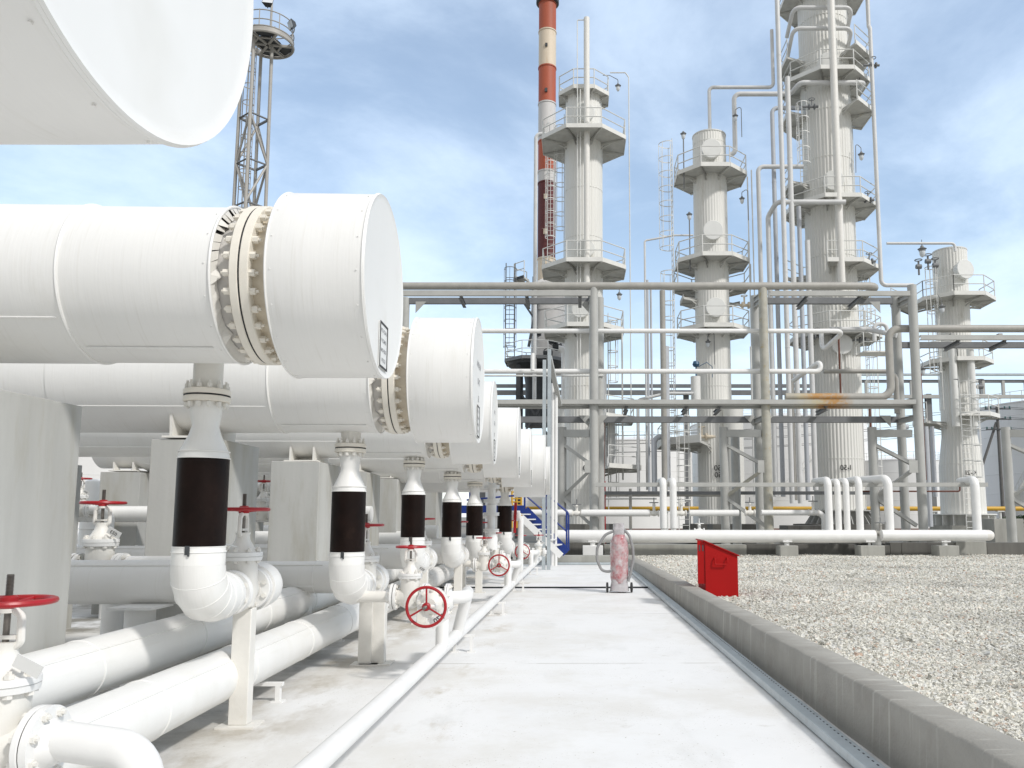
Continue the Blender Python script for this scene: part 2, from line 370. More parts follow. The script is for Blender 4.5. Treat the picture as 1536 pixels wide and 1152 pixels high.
def copy_tree(o, loc=None, label=None, scale=None, rotz=None, parent=None):
    c = o.copy(); COL.objects.link(c)
    if parent is not None: c.parent = parent
    if loc is not None: c.location = V(loc); wo[c.name] = V(loc)
    else: wo[c.name] = wo[parent.name] if parent is not None else wo[o.name]
    if label: c['label'] = label
    if scale: c.scale = (scale,)*3
    if rotz is not None: c.rotation_euler.z = rotz
    for ch in list(o.children): copy_tree(ch, parent=c)
    return c
def place(mesh, name, parent, off, mat=None, rot=None):  # another object on shared mesh data, offset in the parent's frame
    o = bpy.data.objects.new(name, mesh); COL.objects.link(o); o.parent = parent; o.location = V(off)
    if rot: o.rotation_euler = rot
    wo[o.name] = wo[parent.name] + V(off); return o
def lettering(txt, size, org, xd, yd, mat, parent, name='lettering', mirrored=False, spacing=1.0):
    cu = bpy.data.curves.new("txt", 'FONT'); cu.body = txt; cu.size = size; cu.align_x = 'CENTER'; cu.align_y = 'CENTER'
    cu.space_line = spacing; cu.offset = size*.012
    tmp = bpy.data.objects.new("txt", cu); COL.objects.link(tmp)
    dg = bpy.context.evaluated_depsgraph_get(); dg.update()
    me = bpy.data.meshes.new_from_object(tmp.evaluated_get(dg)); bpy.data.objects.remove(tmp)
    xd, yd, org = V(xd), V(yd), V(org); s = -1 if mirrored else 1
    base = wo[parent.name]; nrm = xd.cross(yd)
    for v in me.vertices: v.co = org + xd*(s*v.co.x) + yd*v.co.y - base
    me.name = name; me.materials.clear(); me.materials.append(M[mat])
    o = bpy.data.objects.new(name, me); COL.objects.link(o); o.parent = parent; wo[o.name] = base
    return o
# ================================================================ SETTING
gm = MB(); S = 2500
gm.quad((-S,-S,-.05),(S,-S,-.05),(S,S,-.05),(-S,S,-.05)); structure("ground", gm, 'earth')
wk = MB()
nx, ny = 40, 90
for j in range(ny+1):
    for i in range(nx+1):
        wk.v.append(V((-12+14.2*i/nx, -3+30.3*j/ny, 0)))
for j in range(ny):
    for i in range(nx):
        a = j*(nx+1)+i; wk.f.append((a, a+1, a+nx+2, a+nx+1))
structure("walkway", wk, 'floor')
jm = MB(); jm.hull([(-4.2,18.24,.001),(1.83,18.20,.001),(1.83,18.26,.001),(-4.2,18.30,.001),(-4.2,18.24,.032),(1.83,18.20,.032),(1.83,18.26,.032),(-4.2,18.30,.032)])
solo("threshold_strip", jm, 'rackd', "thin dark strip crossing the walkway floor behind the extinguisher", "floor strip")
structure("floor_joint", jm, 'dark')


from mathutils import noise as mn
def gz(x, y):
    t = min(max(y/27, 0), 1)
    return .24*(1-t) + .13*t + .035*mn.noise(V((x*.6, y*.6, 0))) + .012*mn.noise(V((x*2.2, y*2.2, 3))) + .05*max(0, math.exp(-((x-9.2)**2+(y-13)**2)/2.2))
gr = MB(); nx, ny = 110, 130
gxs = [2.36 + 40*(i/nx)**1.8 for i in range(nx+1)]; gys = [-2 + 36*(j/ny) for j in range(ny+1)]
for y in gys:
    for x in gxs: gr.v.append(V((x, y, gz(x, y))))
for j in range(ny):
    for i in range(nx):
        a = j*(nx+1)+i; gr.f.append((a, a+1, a+nx+2, a+nx+1))
structure("gravel_bed", gr, 'gravel', smooth=80)
# loose crushed stones lying on the bed
sv, sf = [], []
def stone(x, y, s):
    z = gz(x, y) + s*.12; rz = rnd.random()*6.28; c_, s_ = math.cos(rz), math.sin(rz); i = len(sv)
    ex, ey, ez = s*rnd.uniform(.6,1.25), s*rnd.uniform(.45,.9), s*rnd.uniform(.3,.7); tx, ty = rnd.uniform(-.5,.5), rnd.uniform(-.5,.5)
    for q in ((-1,-.7,-.6),(.8,-1,-.6),(1,.8,-.6),(-.7,1,-.6),(-.6,-.6,.7),(.7,-.5,1),(.5,.7,.6),(-.8,.5,.9)):
        px, py, pz = (q[0]+rnd.uniform(-.35,.35))*ex*.5, (q[1]+rnd.uniform(-.35,.35))*ey*.5, (q[2]+rnd.uniform(-.3,.3))*ez*.5
        sv.append((x+px*c_-py*s_, y+px*s_+py*c_, z+pz+px*tx+py*ty))
    for f in ((0,3,2,1),(4,5,6,7),(0,1,5,4),(1,2,6,5),(2,3,7,6),(3,0,4,7)): sf.append(tuple(i+q for q in f))
for y0, y1, dens, s0, s1 in ((2.6,5.5,2600,.013,.038),(5.5,8.5,1500,.018,.045),(8.5,13,700,.022,.055),(13,19,300,.03,.065),(19,31,130,.04,.08)):
    xa = 2.42; xb = .66*y1+1.6
    for _ in range(int((xb-xa)*(y1-y0)*dens)):
        x, y = rnd.uniform(xa, xb), rnd.uniform(y0, y1)
        if x > .68*y+1.4: continue
        stone(x, y, rnd.uniform(s0, s1)**1.0)
for _ in range(380):
    y = rnd.uniform(3, 20); stone(rnd.uniform(2.42, .66*y+1.3 if y > 3 else 3), y, rnd.uniform(.05,.10))
sme = bpy.data.meshes.new("gravel_stones"); sme.from_pydata(sv, [], sf); so = bpy.data.objects.new("gravel_stones", sme); COL.objects.link(so)
sme.materials.append(M['stone']); tag(so, "loose crushed pale stones covering the gravel bed beyond the kerb", "gravel", kind='stuff')

# ---------------------------------------------------------------- kerbs and cable strip
kb = MB(); prev = None; N = 230
for k in range(N+1):
    y = -1.5 + 29.3*k/N; t = min(max(y/27, 0), 1); zt = .45*(1-t)+.29*t; sh = -.0085*(y-4) + .012*mn.noise(V((0, y*.9, 1)))
    w1 = .016*mn.noise(V((0, y*1.3, 5))) + .008*mn.noise(V((0, y*4, 8))); w2 = .02*mn.noise(V((3, y*1.1, 5)))
    x0, x1 = 2.10+sh, 2.42+sh*.8+w2; i = len(kb.v)
    for q in ((x0-.01, -.04), (x0+.004+w1*.6, zt*.55), (x0+.01+w1, zt-.018), (x0+.03+w1, zt), (x1-.03, zt+.006*mn.noise(V((9, y*2, 0)))), (x1, zt-.025), (x1+.02, 0)):
        kb.v.append(V((q[0], y, q[1])))
    if prev is not None:
        for m in range(6): kb.f.append((prev+m, prev+m+1, i+m+1, i+m))
    else: kb.f.append(tuple(range(i, i+7)))
    prev = i
kb.f.append(tuple(range(prev, prev+7)))
def kerb_mat():
    m = M['kerbc']; nt = m.node_tree; n = nt.nodes; l = nt.links; b = n["Principled BSDF"]
    base = b.inputs["Base Color"].links[0].from_socket
    geo = n.new("ShaderNodeNewGeometry"); mp = n.new("ShaderNodeMapping"); mp.inputs["Scale"].default_value = (1, 5, .25)
    l.new(geo.outputs["Position"], mp.inputs[0]); t = n.new("ShaderNodeTexNoise"); t.inputs["Scale"].default_value = 2.2; t.inputs["Detail"].default_value = 4
    l.new(mp.outputs[0], t.inputs["Vector"])
    mr = n.new("ShaderNodeMapRange"); mr.inputs[1].default_value = .58; mr.inputs[2].default_value = .74; mr.inputs[4].default_value = .75; l.new(t.outputs["Fac"], mr.inputs[0])
    x = n.new("ShaderNodeMix"); x.data_type = 'RGBA'; x.inputs[7].default_value = (.55, .53, .48, 1); l.new(base, x.inputs[6]); l.new(mr.outputs[0], x.inputs[0])
    l.new(x.outputs[2], b.inputs["Base Color"])
kerb_mat()
solo("concrete_kerb", kb, 'kerbc', "long grey wavy-topped concrete kerb between white walkway and gravel", "kerb", smooth=50)
ek = MB(); ek.hull([(-1.05,27.0,-.03),(1.90,27.0,-.03),(1.90,27.35,-.03),(-1.05,27.35,-.03),(-1.05,27.01,.30),(1.90,27.01,.30),(1.90,27.34,.31),(-1.05,27.34,.31)])
solo("concrete_kerb", ek, 'conc', "short brownish concrete kerb closing the far end of the walkway", "kerb", bevel=.015)
st = thing("cable_channel", "galvanised perforated cable channel running along the foot of the kerb", "cable channel", (1.97, 10, 0))
cm = MB(); ylist = [1.2, 4.2, 7.2, 10.2, 13.2, 16.2, 18.1, 18.4, 21.4, 24.4, 26.7]
for a, b in zip(ylist[:-1], ylist[1:]):
    za = .006 if a != 18.1 else .0; w = .004*mn.noise(V((a, 0, 0)))
    cm.hull([(1.83+w,a,.012),(1.955,a,.012),(1.955,b-.006,.012),(1.83+w,b-.006,.012),(1.835+w,a,.075),(1.95,a,.083),(1.95,b-.006,.083),(1.835+w,b-.006,.075)])
part("channel", cm, 'galv', st, bevel=.004)
pm = MB(); pm.box((0, 0, 0), (.009, .024, .004)); pme = bpy.data.meshes.new("slot"); pme.from_pydata([tuple(v) for v in pm.v], [], pm.f); pme.materials.append(M['dark'])
for k in range(98): place(pme, "slot", st, V((1.918-1.97, 4.6+.08*k-10, .0815)))
cm = MB(); cm.hull([(-1.0,26.86,.01),(1.95,26.86,.01),(1.95,26.99,.01),(-1.0,26.99,.01),(-1.0,26.87,.075),(1.95,26.87,.075),(1.95,26.985,.085),(-1.0,26.985,.085)])
solo("cable_channel", cm, 'galv', "short galvanised cable channel crossing at the far end of the walkway", "cable channel", bevel=.004)

# ================================================================ HEAT EXCHANGERS
hexn = lambda mb, o, ax, t, r: mb.lathe(o, ax, [(0, r), (t, r)], n=6)
def bolt_mesh():
    b = MB(); ax = (1, 0, 0)
    b.tube((-.115,0,0), (.115,0,0), .010, 8)
    for x in (-.100, .062): hexn(b, (x,0,0), ax, .034, .024); b.lathe((x-.004 if x > 0 else x+.034,0,0), ax, [(0,.027),(.004,.027)], n=12)
    me = bpy.data.meshes.new("bolt"); me.from_pydata([tuple(v) for v in b.v], [], b.f); me.materials.append(M['flange']); return me
BOLT = bolt_mesh()
def plate_on(T, x, y, z, w, h):
    c = V((x, y, z)); pb = MB(); pb.box((x+.003, y, z), (.006, w, h)); p = part("nameplate", pb, 'plate', T, smooth=0)
    f = MB()
    t = .013
    for s in (-1, 1):
        f.box((x+.0075, y+s*(w/2-t/2), z), (.005, t, h)); f.box((x+.0075, y, z+s*(h/2-t/2)), (.005, w-2*t-.001, t))
    part("frame", f, 'ink', p, smooth=0)
    for i, s in enumerate(("UACO-XTP", "IIEMCO-P", "EXEP-OM", "ECIOP-I")):
        lettering(s, h*.115, (x+.0085, y, z+h*(.32-.215*i)), (0,1,0), (0,0,1), 'ink2', p, mirrored=True)
PX_PIER = -3.70
def exchanger(cx, cy, Y, rpx, label, plate=True, nb=28, stencil=None, saddles=(PX_PIER, -7.5)):
    if Y < 6 and saddles: saddles = (-4.3,)
    c = P(cx, cy, Y); r = .62 if rpx is None else rpx*(Y*1.0)/1195
    T = thing("heat_exchanger", label, "heat exchanger", c, "white horizontal heat exchangers in the row along the walkway")
    s = r/.62; X = lambda t: c + V(((t+.15 if t < -.5 else t)*s, 0, 0)); ax = (1, 0, 0)
    sh = MB(); rs = .525*s
    sh.lathe(X(-1.12), (-1,0,0), [(0,rs),(.93*s,rs)], n=72, caps=(False, False))
    sh.lathe(X(-1.12-.93), (-1,0,0), [(0,rs+.007),(2.1,rs+.007)], n=72, caps=(True, True)); 
    sh.lathe(c+V((-(1.90)*s-2.1,0,0)), (-1,0,0), [(0,rs),(2.4,rs),(2.5,rs*.9),(3.2,rs*.9)], n=72)
    for t, e in ((-1.125, .006), (-2.06, .012)): sh.torus(X(t), ax, rs+e*.4, .010, 72, 6)
    # lap seams of the sheet-metal jacket and their screws
    for x0, x1, an in ((-1.2, -2.0, R(-64)), (-2.1, -4.0, R(-38)), (-4.2, -6.5, R(-50))):
        d = V((0, -math.cos(an), math.sin(an)))
        sh.tube(X(x0)+d*rs*1.012, X(x1)+d*rs*1.012, .007, 6)
        for k in range(9): q = X(x0+(x1-x0)*k/8)+d*(rs*1.012); sh.tube(q, q+d*.008, .005, 6)
    for k in range(16):
        an = 2*math.pi*k/16; d = V((0, math.cos(an), math.sin(an))); q = X(-1.16)+d*rs; sh.tube(q, q+d*.006, .005, 6)
    part("shell", sh, 'jacket', T)
    # torn, fanned end of the insulation jacket
    bk = MB(); bk.lathe(X(-1.135), ax, [(0, rs*.985), (.006, .45*s)], n=64, caps=(True, True)); part("insulation_gap", bk, 'black', T)
    fan = MB(); nf = 46
    for k in range(nf):
        top = 4 < (k-4) % nf < 19
        a0 = 2*math.pi*k/nf; a1 = a0 + 2*math.pi/nf*(rnd.choice((.55,.7,.86)) if top and k % 2 else .97); tw = rnd.uniform(-.015, .015)
        lift = rnd.uniform(0, .012) + (rnd.uniform(.01, .05) if k % 6 == 0 else 0)
        def q(a, rr, x): return X(x)+V((0, math.cos(a)*rr*s, math.sin(a)*rr*s))
        p = [q(a0, .524, -1.122), q(a1, .524, -1.122), q(a1-.10+tw, .452+lift*.3, -1.108+lift), q(a0-.10+tw, .452, -1.106)]
        fan.quad(*p); fan.quad(*[v+V((-.003,0,0)) for v in p][::-1])
    part("jacket_end_strips", fan, 'cream', T, smooth=0)
    nk = MB(); nk.lathe(X(-1.16), ax, [(0,.448*s),(.06*s,.448*s),(.18*s,.475*s)], n=64); part("shell_neck", nk, 'neck', T)
    nk = MB(); nk.lathe(X(-.93), ax, [(0,.475*s),(.05*s,.462*s),(.20*s,.462*s)], n=64); part("channel_neck", nk, 'tan', T)
    for t, w in ((-1.005, .055), (-.942, .058)):
        f = MB(); f.lathe(X(t), ax, [(0,.528*s),(.006*s,.536*s),((w-.006)*s,.536*s),(w*s,.528*s)], n=80); part("flange", f, 'flange', T)
    g = MB(); g.lathe(X(-.951), ax, [(0,.53*s),(.0095*s,.53*s)], n=64); part("gasket", g, 'black', T)
    for k in range(nb):
        an = 2*math.pi*(k+.5)/nb
        b = place(BOLT, "bolt", T, V((-.795*s, math.cos(an)*.503*s, math.sin(an)*.503*s)), rot=(an, 0, 0)); b.scale = (s,)*3
    cp = MB()
    cp.lathe(X(-.755), ax, [(0,.48*s),(.001,.618*s),(.02,.622*s),(.30*s,.622*s),(.597*s,.620*s)], n=96, caps=(True, False))
    cp.lathe(X(-.012), ax, [(0,.622*s),(.008,.626*s),(.016,.622*s),(.010,.606*s),(.006,.58*s)], n=96, caps=(False, True))
    for t in (-.75, -.012): cp.torus(X(t), ax, .622*s, .007*s, 96, 6)
    for k in range(18):
        an = 2*math.pi*(k+.3)/18; d = V((0, math.cos(an), math.sin(an)))
        for t in (-.72, -.045): q = X(t)+d*.62*s; cp.tube(q, q+d*.007, .005, 6)
    part("channel_cap", cp, 'jacket', T)
    if plate: plate_on(T, c.x-.006*s+.003, c.y-.02*s, c.z-.415*s, .235*s, .31*s)
    if stencil:
        for i, tx in enumerate(stencil): lettering(tx, .085*s, (c.x-.003*s, c.y+.06*s, c.z+(.16-.17*i)*s), (0,1,0), (0,0,1), 'ink2', T, name='stencil', mirrored=True)
    for sx in saddles:
        zb = c.z-rs; sm = MB(); zt = 2.36
        sm.box((sx, Y, zt+.012), (.46, .74, .02))
        for dx in ((-.16, .16) if Y > 6 else (-.16, .05)):
            n = 14; prof = [(sx+dx, Y-.36, zt+.022)] + [(sx+dx, Y+rs*1.01*math.sin(a), c.z-rs*1.01*math.cos(a)) for a in [R(-44+88*i/n) for i in range(n+1)]] + [(sx+dx, Y+.36, zt+.022)]
            sm.prism([V(p) for p in prof], (.025, 0, 0))
        sm.box((sx, Y, (zt+zb)/2), (.29, .02, zb-zt-.02))
        part("saddle", sm, 'cream', T, smooth=0)
    T.rotation_euler.z = R(.8) if Y > 3 else R(-.5)
    return c, r
TK = []
TK.append(exchanger(0,0,1.64,None,"nearest white heat exchanger, only its huge cap cut off by the photo's top left corner", plate=False, saddles=()) if False else None)
def P_fixed(*a): pass
_P = P
def exch_at(c, r, Y, *a, **k):
    global P
    P = lambda x, y, YY: V(c); o = exchanger(0, 0, Y, r*1195/Y, *a, **k); P = _P; return o
TK[0] = exch_at((-1.0,1.73,3.14), .634, 1.73, "nearest white heat exchanger, its huge cap cut off by the top left corner", plate=False, saddles=())
TK.append(exchanger(578,432,5.35,138,"largest fully seen white heat exchanger, black-framed plate low on its cap, dark seam rings"))
TK.append(exchanger(718,571,8.15,94,"heat exchanger just behind the largest one, grey stencilled lettering above its small framed plate", stencil=("IIIO-OAN","ITII-O", "50")))
TK.append(exchanger(742,634,11.5,62.5,"third heat exchanger, stencilled cap half hidden behind the second exchanger's cap", nb=24, stencil=("OAN", "IIIO-O", "TIII")))
TK.append(exchanger(779,664,14.0,52.5,"heat exchanger with an unlettered white cap directly right of the half-hidden stencilled cap", nb=24))
TK.append(exchanger(797,687,16.4,43.5,"heat exchanger with the narrowest visible cap, squeezed between two wider white caps", nb=20))
TK.append(exchanger(818,699,18.6,46.5,"heat exchanger whose small white cap reaches furthest right, almost to the galvanised posts", nb=20))
TK.append(exchanger(825,706,21.2,36,"last heat exchanger, only a thin white edge of its cap showing beside the galvanised posts", nb=16, plate=False))

# ---------------------------------------------------------------- piers
def pier(x, y, label, h=2.348, sx=.66, sy=1.0):
    m = MB(); x0, x1, y0, y1 = x-sx/2, x+sx/2, y-sy/2, y+sy/2
    j = lambda: rnd.uniform(-.008, .008)
    m.hull([(x0,y0,-.03),(x1,y0,-.03),(x1,y1,-.03),(x0,y1,-.03),(x0+j(),y0+j(),h+j()),(x1+j(),y0+j(),h+j()),(x1+j(),y1+j(),h+j()),(x0+j(),y1+j(),h+j())])
    p = solo("concrete_pier", m, 'pier', label, "concrete pier", "concrete piers carrying the heat exchangers", smooth=0, bevel=.007)
    return p
plab = ["nearest concrete pier, tall and streaked, filling the left edge of the photo",
        "second concrete pier, half hidden behind the nearest black-banded pipe",
        "third concrete pier, grey block with a rough dark rim on top, right of the second",
        "fourth concrete pier, lighter block just right of the second black band",
        "fifth concrete pier, between the second and third black bands",
        "sixth concrete pier, seen small near the third black band", "seventh concrete pier, seen small near the fourth black band"]
pys = [5.08, 8.25, 11.4, 14.0, 16.4, 18.6, 21.2]
for i, y in enumerate(pys): pier(PX_PIER+(.03 if i == 0 else 0), y-(.09 if i == 0 else 0), plab[i])
for i, y in enumerate(pys[2:]):
    pier(-7.5, y, ["rear-row concrete pier behind the first pier's right edge", "rear-row concrete pier, second from the near end", "rear-row concrete pier in the middle of its row", "rear-row concrete pier, second from the far end", "rear-row concrete pier at the far end"][i])

# ================================================================ VALVES
def wheel(mb, c, ax, RR, r, spokes=3, ph=R(90)):
    c = V(c); ax = V(ax); mb.torus(c, ax, RR, r, 40, 8); a, b = basis(ax)
    for k in range(spokes):
        t = 2*math.pi*k/spokes + ph; d = a*math.cos(t)+b*math.sin(t)
        mb.tube(c - ax*.012 + d*RR*.12, c + d*RR*.97, r*.62, 8)
    mb.lathe(c-ax*.03, ax, [(0,.026),(.008,.032),(.045,.030),(.052,.022)], n=16)
def vbolt_mesh():
    b = MB(); b.tube((0,0,0), (0,0,.095), .009, 6); hexn(b, V((0,0,0)), (0,0,1), .014, .017); hexn(b, V((0,0,.068)), (0,0,1), .016, .017)
    me = bpy.data.meshes.new("bolt"); me.from_pydata([tuple(v) for v in b.v], [], b.f); me.materials.append(M['cream']); return me
VBOLT = vbolt_mesh()
def valve_proto(name, label, loc, kind='z'):
    """Gate valve: flow along x, stem along z, origin at the flow centre."""
    T = thing(name, label, "valve", loc); o = V(loc)
    L = lambda x, y, z: o + V((x, y, z))
    b = MB(); X = (1, 0, 0); Z = (0, 0, 1)
    b.lathe(L(-.13,0,0), X, [(0,.075),(.05,.078),(.07,.09),(.19,.09),(.21,.078),(.26,.075)], n=28)
    b.lathe(L(0,0,-.115), Z, [(0,.05),(.02,.085),(.10,.10),(.29,.095),(.30,.095)], n=28)
    part("body", b, 'cream', T, bevel=0)
    for s in (-1, 1):
        f = MB(); f.lathe(L(s*.13,0,0), (s,0,0), [(0,.13),(.003,.133),(.022,.133),(.025,.13)], n=36); fl = part("flange", f, 'white', T)
        g = MB(); g.lathe(L(s*.155,0,0), (s,0,0), [(0,.128),(.006,.128)], n=36); part("gasket", g, 'black', fl)
        f = MB(); f.lathe(L(s*.161,0,0), (s,0,0), [(0,.133),(.026,.133)], n=36)
        f.lathe(L(s*.187,0,0), (s,0,0), [(0,.085),(.05,.062)], n=28); part("mating_flange", f, 'white', T)
        for k in range(8):
            t = 2*math.pi*(k+.5)/8; place(VBOLT, "bolt", T, V((s*.115, math.cos(t)*.109, math.sin(t)*.109)), rot=(0, R(90)*s, 0))
    f = MB(); f.lathe(L(0,0,.185), Z, [(0,.118),(.022,.122),(.0225,.116),(.0265,.116),(.027,.122),(.05,.122),(.052,.118)], n=36); part("bonnet_flange", f, 'white', T)
    for k in range(8):
        t = 2*math.pi*k/8; place(VBOLT, "bolt", T, V((math.cos(t)*.1, math.sin(t)*.1, .170)))
    f = MB(); f.lathe(L(0,0,.237), Z, [(0,.098),(.03,.07),(.075,.045),(.10,.04),(.12,.046)], n=28); part("bonnet", f, 'cream', T)
    y = MB()
    for s in (-1, 1): y.path([L(s*.02,0,.33), L(s*.055,0,.355), L(s*.052,0,.45), L(s*.02,0,.475)], .014, 8, bend=.02)
    y.lathe(L(0,0,.462), Z, [(0,.03),(.03,.03)], n=16); y.box(L(0,0,.375), (.085,.03,.014)); part("yoke", y, 'cream', T)
    s_ = MB(); s_.tube(L(0,0,.33), L(0,0,.60), .011, 10)
    for k in range(20): s_.torus(L(0,0,.5+.005*k), Z, .011, .0022, 10, 4)
    part("stem", s_, 'stem', T)
    w = MB(); wheel(w, L(0,0,.502), Z, .145, .0115); part("handwheel", w, 'red', T)
    t = MB(); t.hull([L(.075,-.07,.285), L(.155,-.05,.235), L(.155,-.046,.235), L(.075,-.066,.285), L(.105,-.085,.33), L(.185,-.065,.28), L(.185,-.061,.28), L(.105,-.081,.33)])
    t.tube(L(.08,0,.27), L(.12,-.06,.29), .006, 6)
    tg = part("tag_plate", t, 'plate', T, smooth=0)
    u = V((.08,.02,-.05)).normalized(); w_ = V((.03,-.015,.045)); w_ = (w_-u*w_.dot(u)).normalized()
    lettering("023", .035, L(.13,-.0705,.2825)+u.cross(w_)*.004, u, w_, 'ink', tg, mirrored=True)
    return T
G1 = P(615, 889, 8.3)
GATE = valve_proto("gate_valve", "white gate valve with flat red handwheel beside the large front-facing red wheel", (G1.x, 8.3, .79))
# T0 valve in the near left corner
nv = copy_tree(GATE, (P(14,890,3.0).x, 3.0, .79), "nearest gate valve, red handwheel and flange cut by the lower left corner")
for ch in nv.children:
    if ch.name.startswith('tag_plate'):
        for g in list(ch.children): bpy.data.objects.remove(g)
copy_tree(GATE, (P(726,815,15.2).x, 15.2, .70), "cream gate valve left of the middle front-facing red wheel")
copy_tree(GATE, (P(742,805,17.4).x, 17.4, .75), "small gate valve just behind the cream one, its red wheel slightly higher")
copy_tree(GATE, (P(781,804,21.5).x, 21.5, .60), "small far gate valve above the smallest front-facing red wheel")
copy_tree(GATE, (P(808,804,24.0).x, 24.0, .55), "farthest gate valve at the foot of the galvanised channel posts")
# valves whose wheel faces the camera
def stop_valve(x, Y, z, sc_, label):
    T = copy_tree(GATE, (x, Y, z), label, scale=sc_); T.name = "stop_valve"
    for ch in list(T.children):
        if ch.name.startswith("tag_plate"):
            for g in list(ch.children): bpy.data.objects.remove(g)
            bpy.data.objects.remove(ch)
    T.rotation_euler = (R(90), 0, 0); T.scale = (.72, sc_, sc_)
    for ch in T.children:
        if ch.name.split('.')[0] in ('handwheel', 'bonnet_flange', 'bonnet', 'stem', 'yoke') or (ch.name.startswith('bolt') and abs(ch.location.x) < .105 and ch.location.z > .16): ch.scale = (sc_/.72, 1, 1); ch.location.x *= sc_/.72
    T2 = T
    dl = MB(); dl.lathe((x,Y-.27*sc_,z), (0,-1,0), [(0,.135*sc_),(.012,.135*sc_)], n=36)
    return T2
SV = [stop_valve(P(650,905,8.3).x+.02, 8.4, .745, 1.27, "nearest white valve whose large three-spoked red handwheel faces the camera, tag below the hub"),
      stop_valve(P(751,848,15.2).x+.02, 15.2, .73, 1.27, "middle of the three valves whose red handwheels face the camera"),
      stop_valve(P(785,826,21.5).x+.01, 21.5, .70, 1.27, "smallest and farthest of the valves whose red handwheels face the camera")]
# numbered disc tag under the nearest wheel
tgT = thing("valve_tag", "white number tag lettered in black, hung behind the nearest front-facing red wheel", "number tag", (SV[0].location.x+.09, 8.0, .60))
tb = MB(); q0 = V((SV[0].location.x+.105, 7.90, .615)); ux = V((.83,0,.55)); uy = V((-.55,0,.83))
tb.hull([q0-ux*.1-uy*.05, q0+ux*.1-uy*.05, q0+ux*.1-uy*.05+V((0,.006,0)), q0-ux*.1-uy*.05+V((0,.006,0)), q0-ux*.1+uy*.05, q0+ux*.1+uy*.05, q0+ux*.1+uy*.05+V((0,.006,0)), q0-ux*.1+uy*.05+V((0,.006,0))])
part("plate", tb, 'plate', tgT, smooth=0); lettering("770", .075, q0+V((0,-.003,0)), ux, uy, 'ink', tgT, mirrored=True)
tb = MB(); tb.tube(q0+uy*.04+V((0,.006,0)), q0+uy*.12+V((-.02,.25,.02)), .005, 6); part("hanger", tb, 'screw', tgT)

# ---------------------------------------------------------------- bypass piping
LPZ, LPR = .27, .066
def LPXf(y): return -1.36 + .024*(y-4.4)
lp = MB(); lp.tube((LPXf(1.5),1.5,LPZ), (LPXf(26.2),26.2,LPZ), LPR, 24); solo("low_pipe", lp, 'white', "long thin white pipe running low along the left edge of the walkway", "pipe")
def bypass(Y, xv, xs, z, label, x0=-2.30):
    T = thing("bypass_pipe", label, "pipe", (xs, Y, 0), "bypass pipes linking the exchanger outlets to the low pipe")
    m = MB(); m.path([(x0,Y+.02,z+.26),(x0,Y+.02,z),(xv-.235,Y,z)], .058, 16, bend=.13, segs=8); part("inlet_elbow", m, 'cream', T)
    m = MB(); m.tube((xv+.235,Y,z), (xs-.25,Y,z-.02), .058, 16); part("link_pipe", m, 'white', T)
    LPX = LPXf(Y); m = MB(); m.tube((LPX+.0,Y+.02,z), (LPX,Y+.02,LPZ+.03), .066, 20); part("riser", m, 'white', T)
    m = MB(); m.path([(xs+.13,Y+.1,z-.02),(xs+.30,Y+.12,z-.02),(LPX+.16,Y+.80,z-.02),(LPXf(Y+1)+.01,Y+.95,LPZ+.03)], .066, 20, bend=.17, segs=9); part("return_bend", m, 'white', T)
    return T
bypass(8.3, GATE.location.x, SV[0].location.x, .79, "bypass pipe behind the nearest front-facing red wheel, cream elbow at its start")
bypass(15.2, P(726,815,15.2).x, SV[1].location.x, .72, "bypass pipe behind the middle front-facing red wheel, rusty tan elbow")
bypass(21.5, P(781,804,21.5).x, SV[2].location.x, .66, "bypass pipe behind the smallest front-facing red wheel", x0=-2.0)
nb = MB(); xv = P(14,890,3.0).x
nb.path([(xv+.23,3.0,.80),(xv+.54,2.96,.77),(xv+.58,2.95,.30)], .068, 20, bend=.12, segs=8); solo("outlet_pipe", nb, 'white', "white pipe elbow leaving the corner valve and dropping to the floor", "pipe")
vb = MB(); vb.path([(xv-.25,3.0,.80),(xv-1.2,3.0,.80)], .062, 16); solo("inlet_pipe", vb, 'white', "short white pipe feeding the corner valve at the left edge", "pipe")

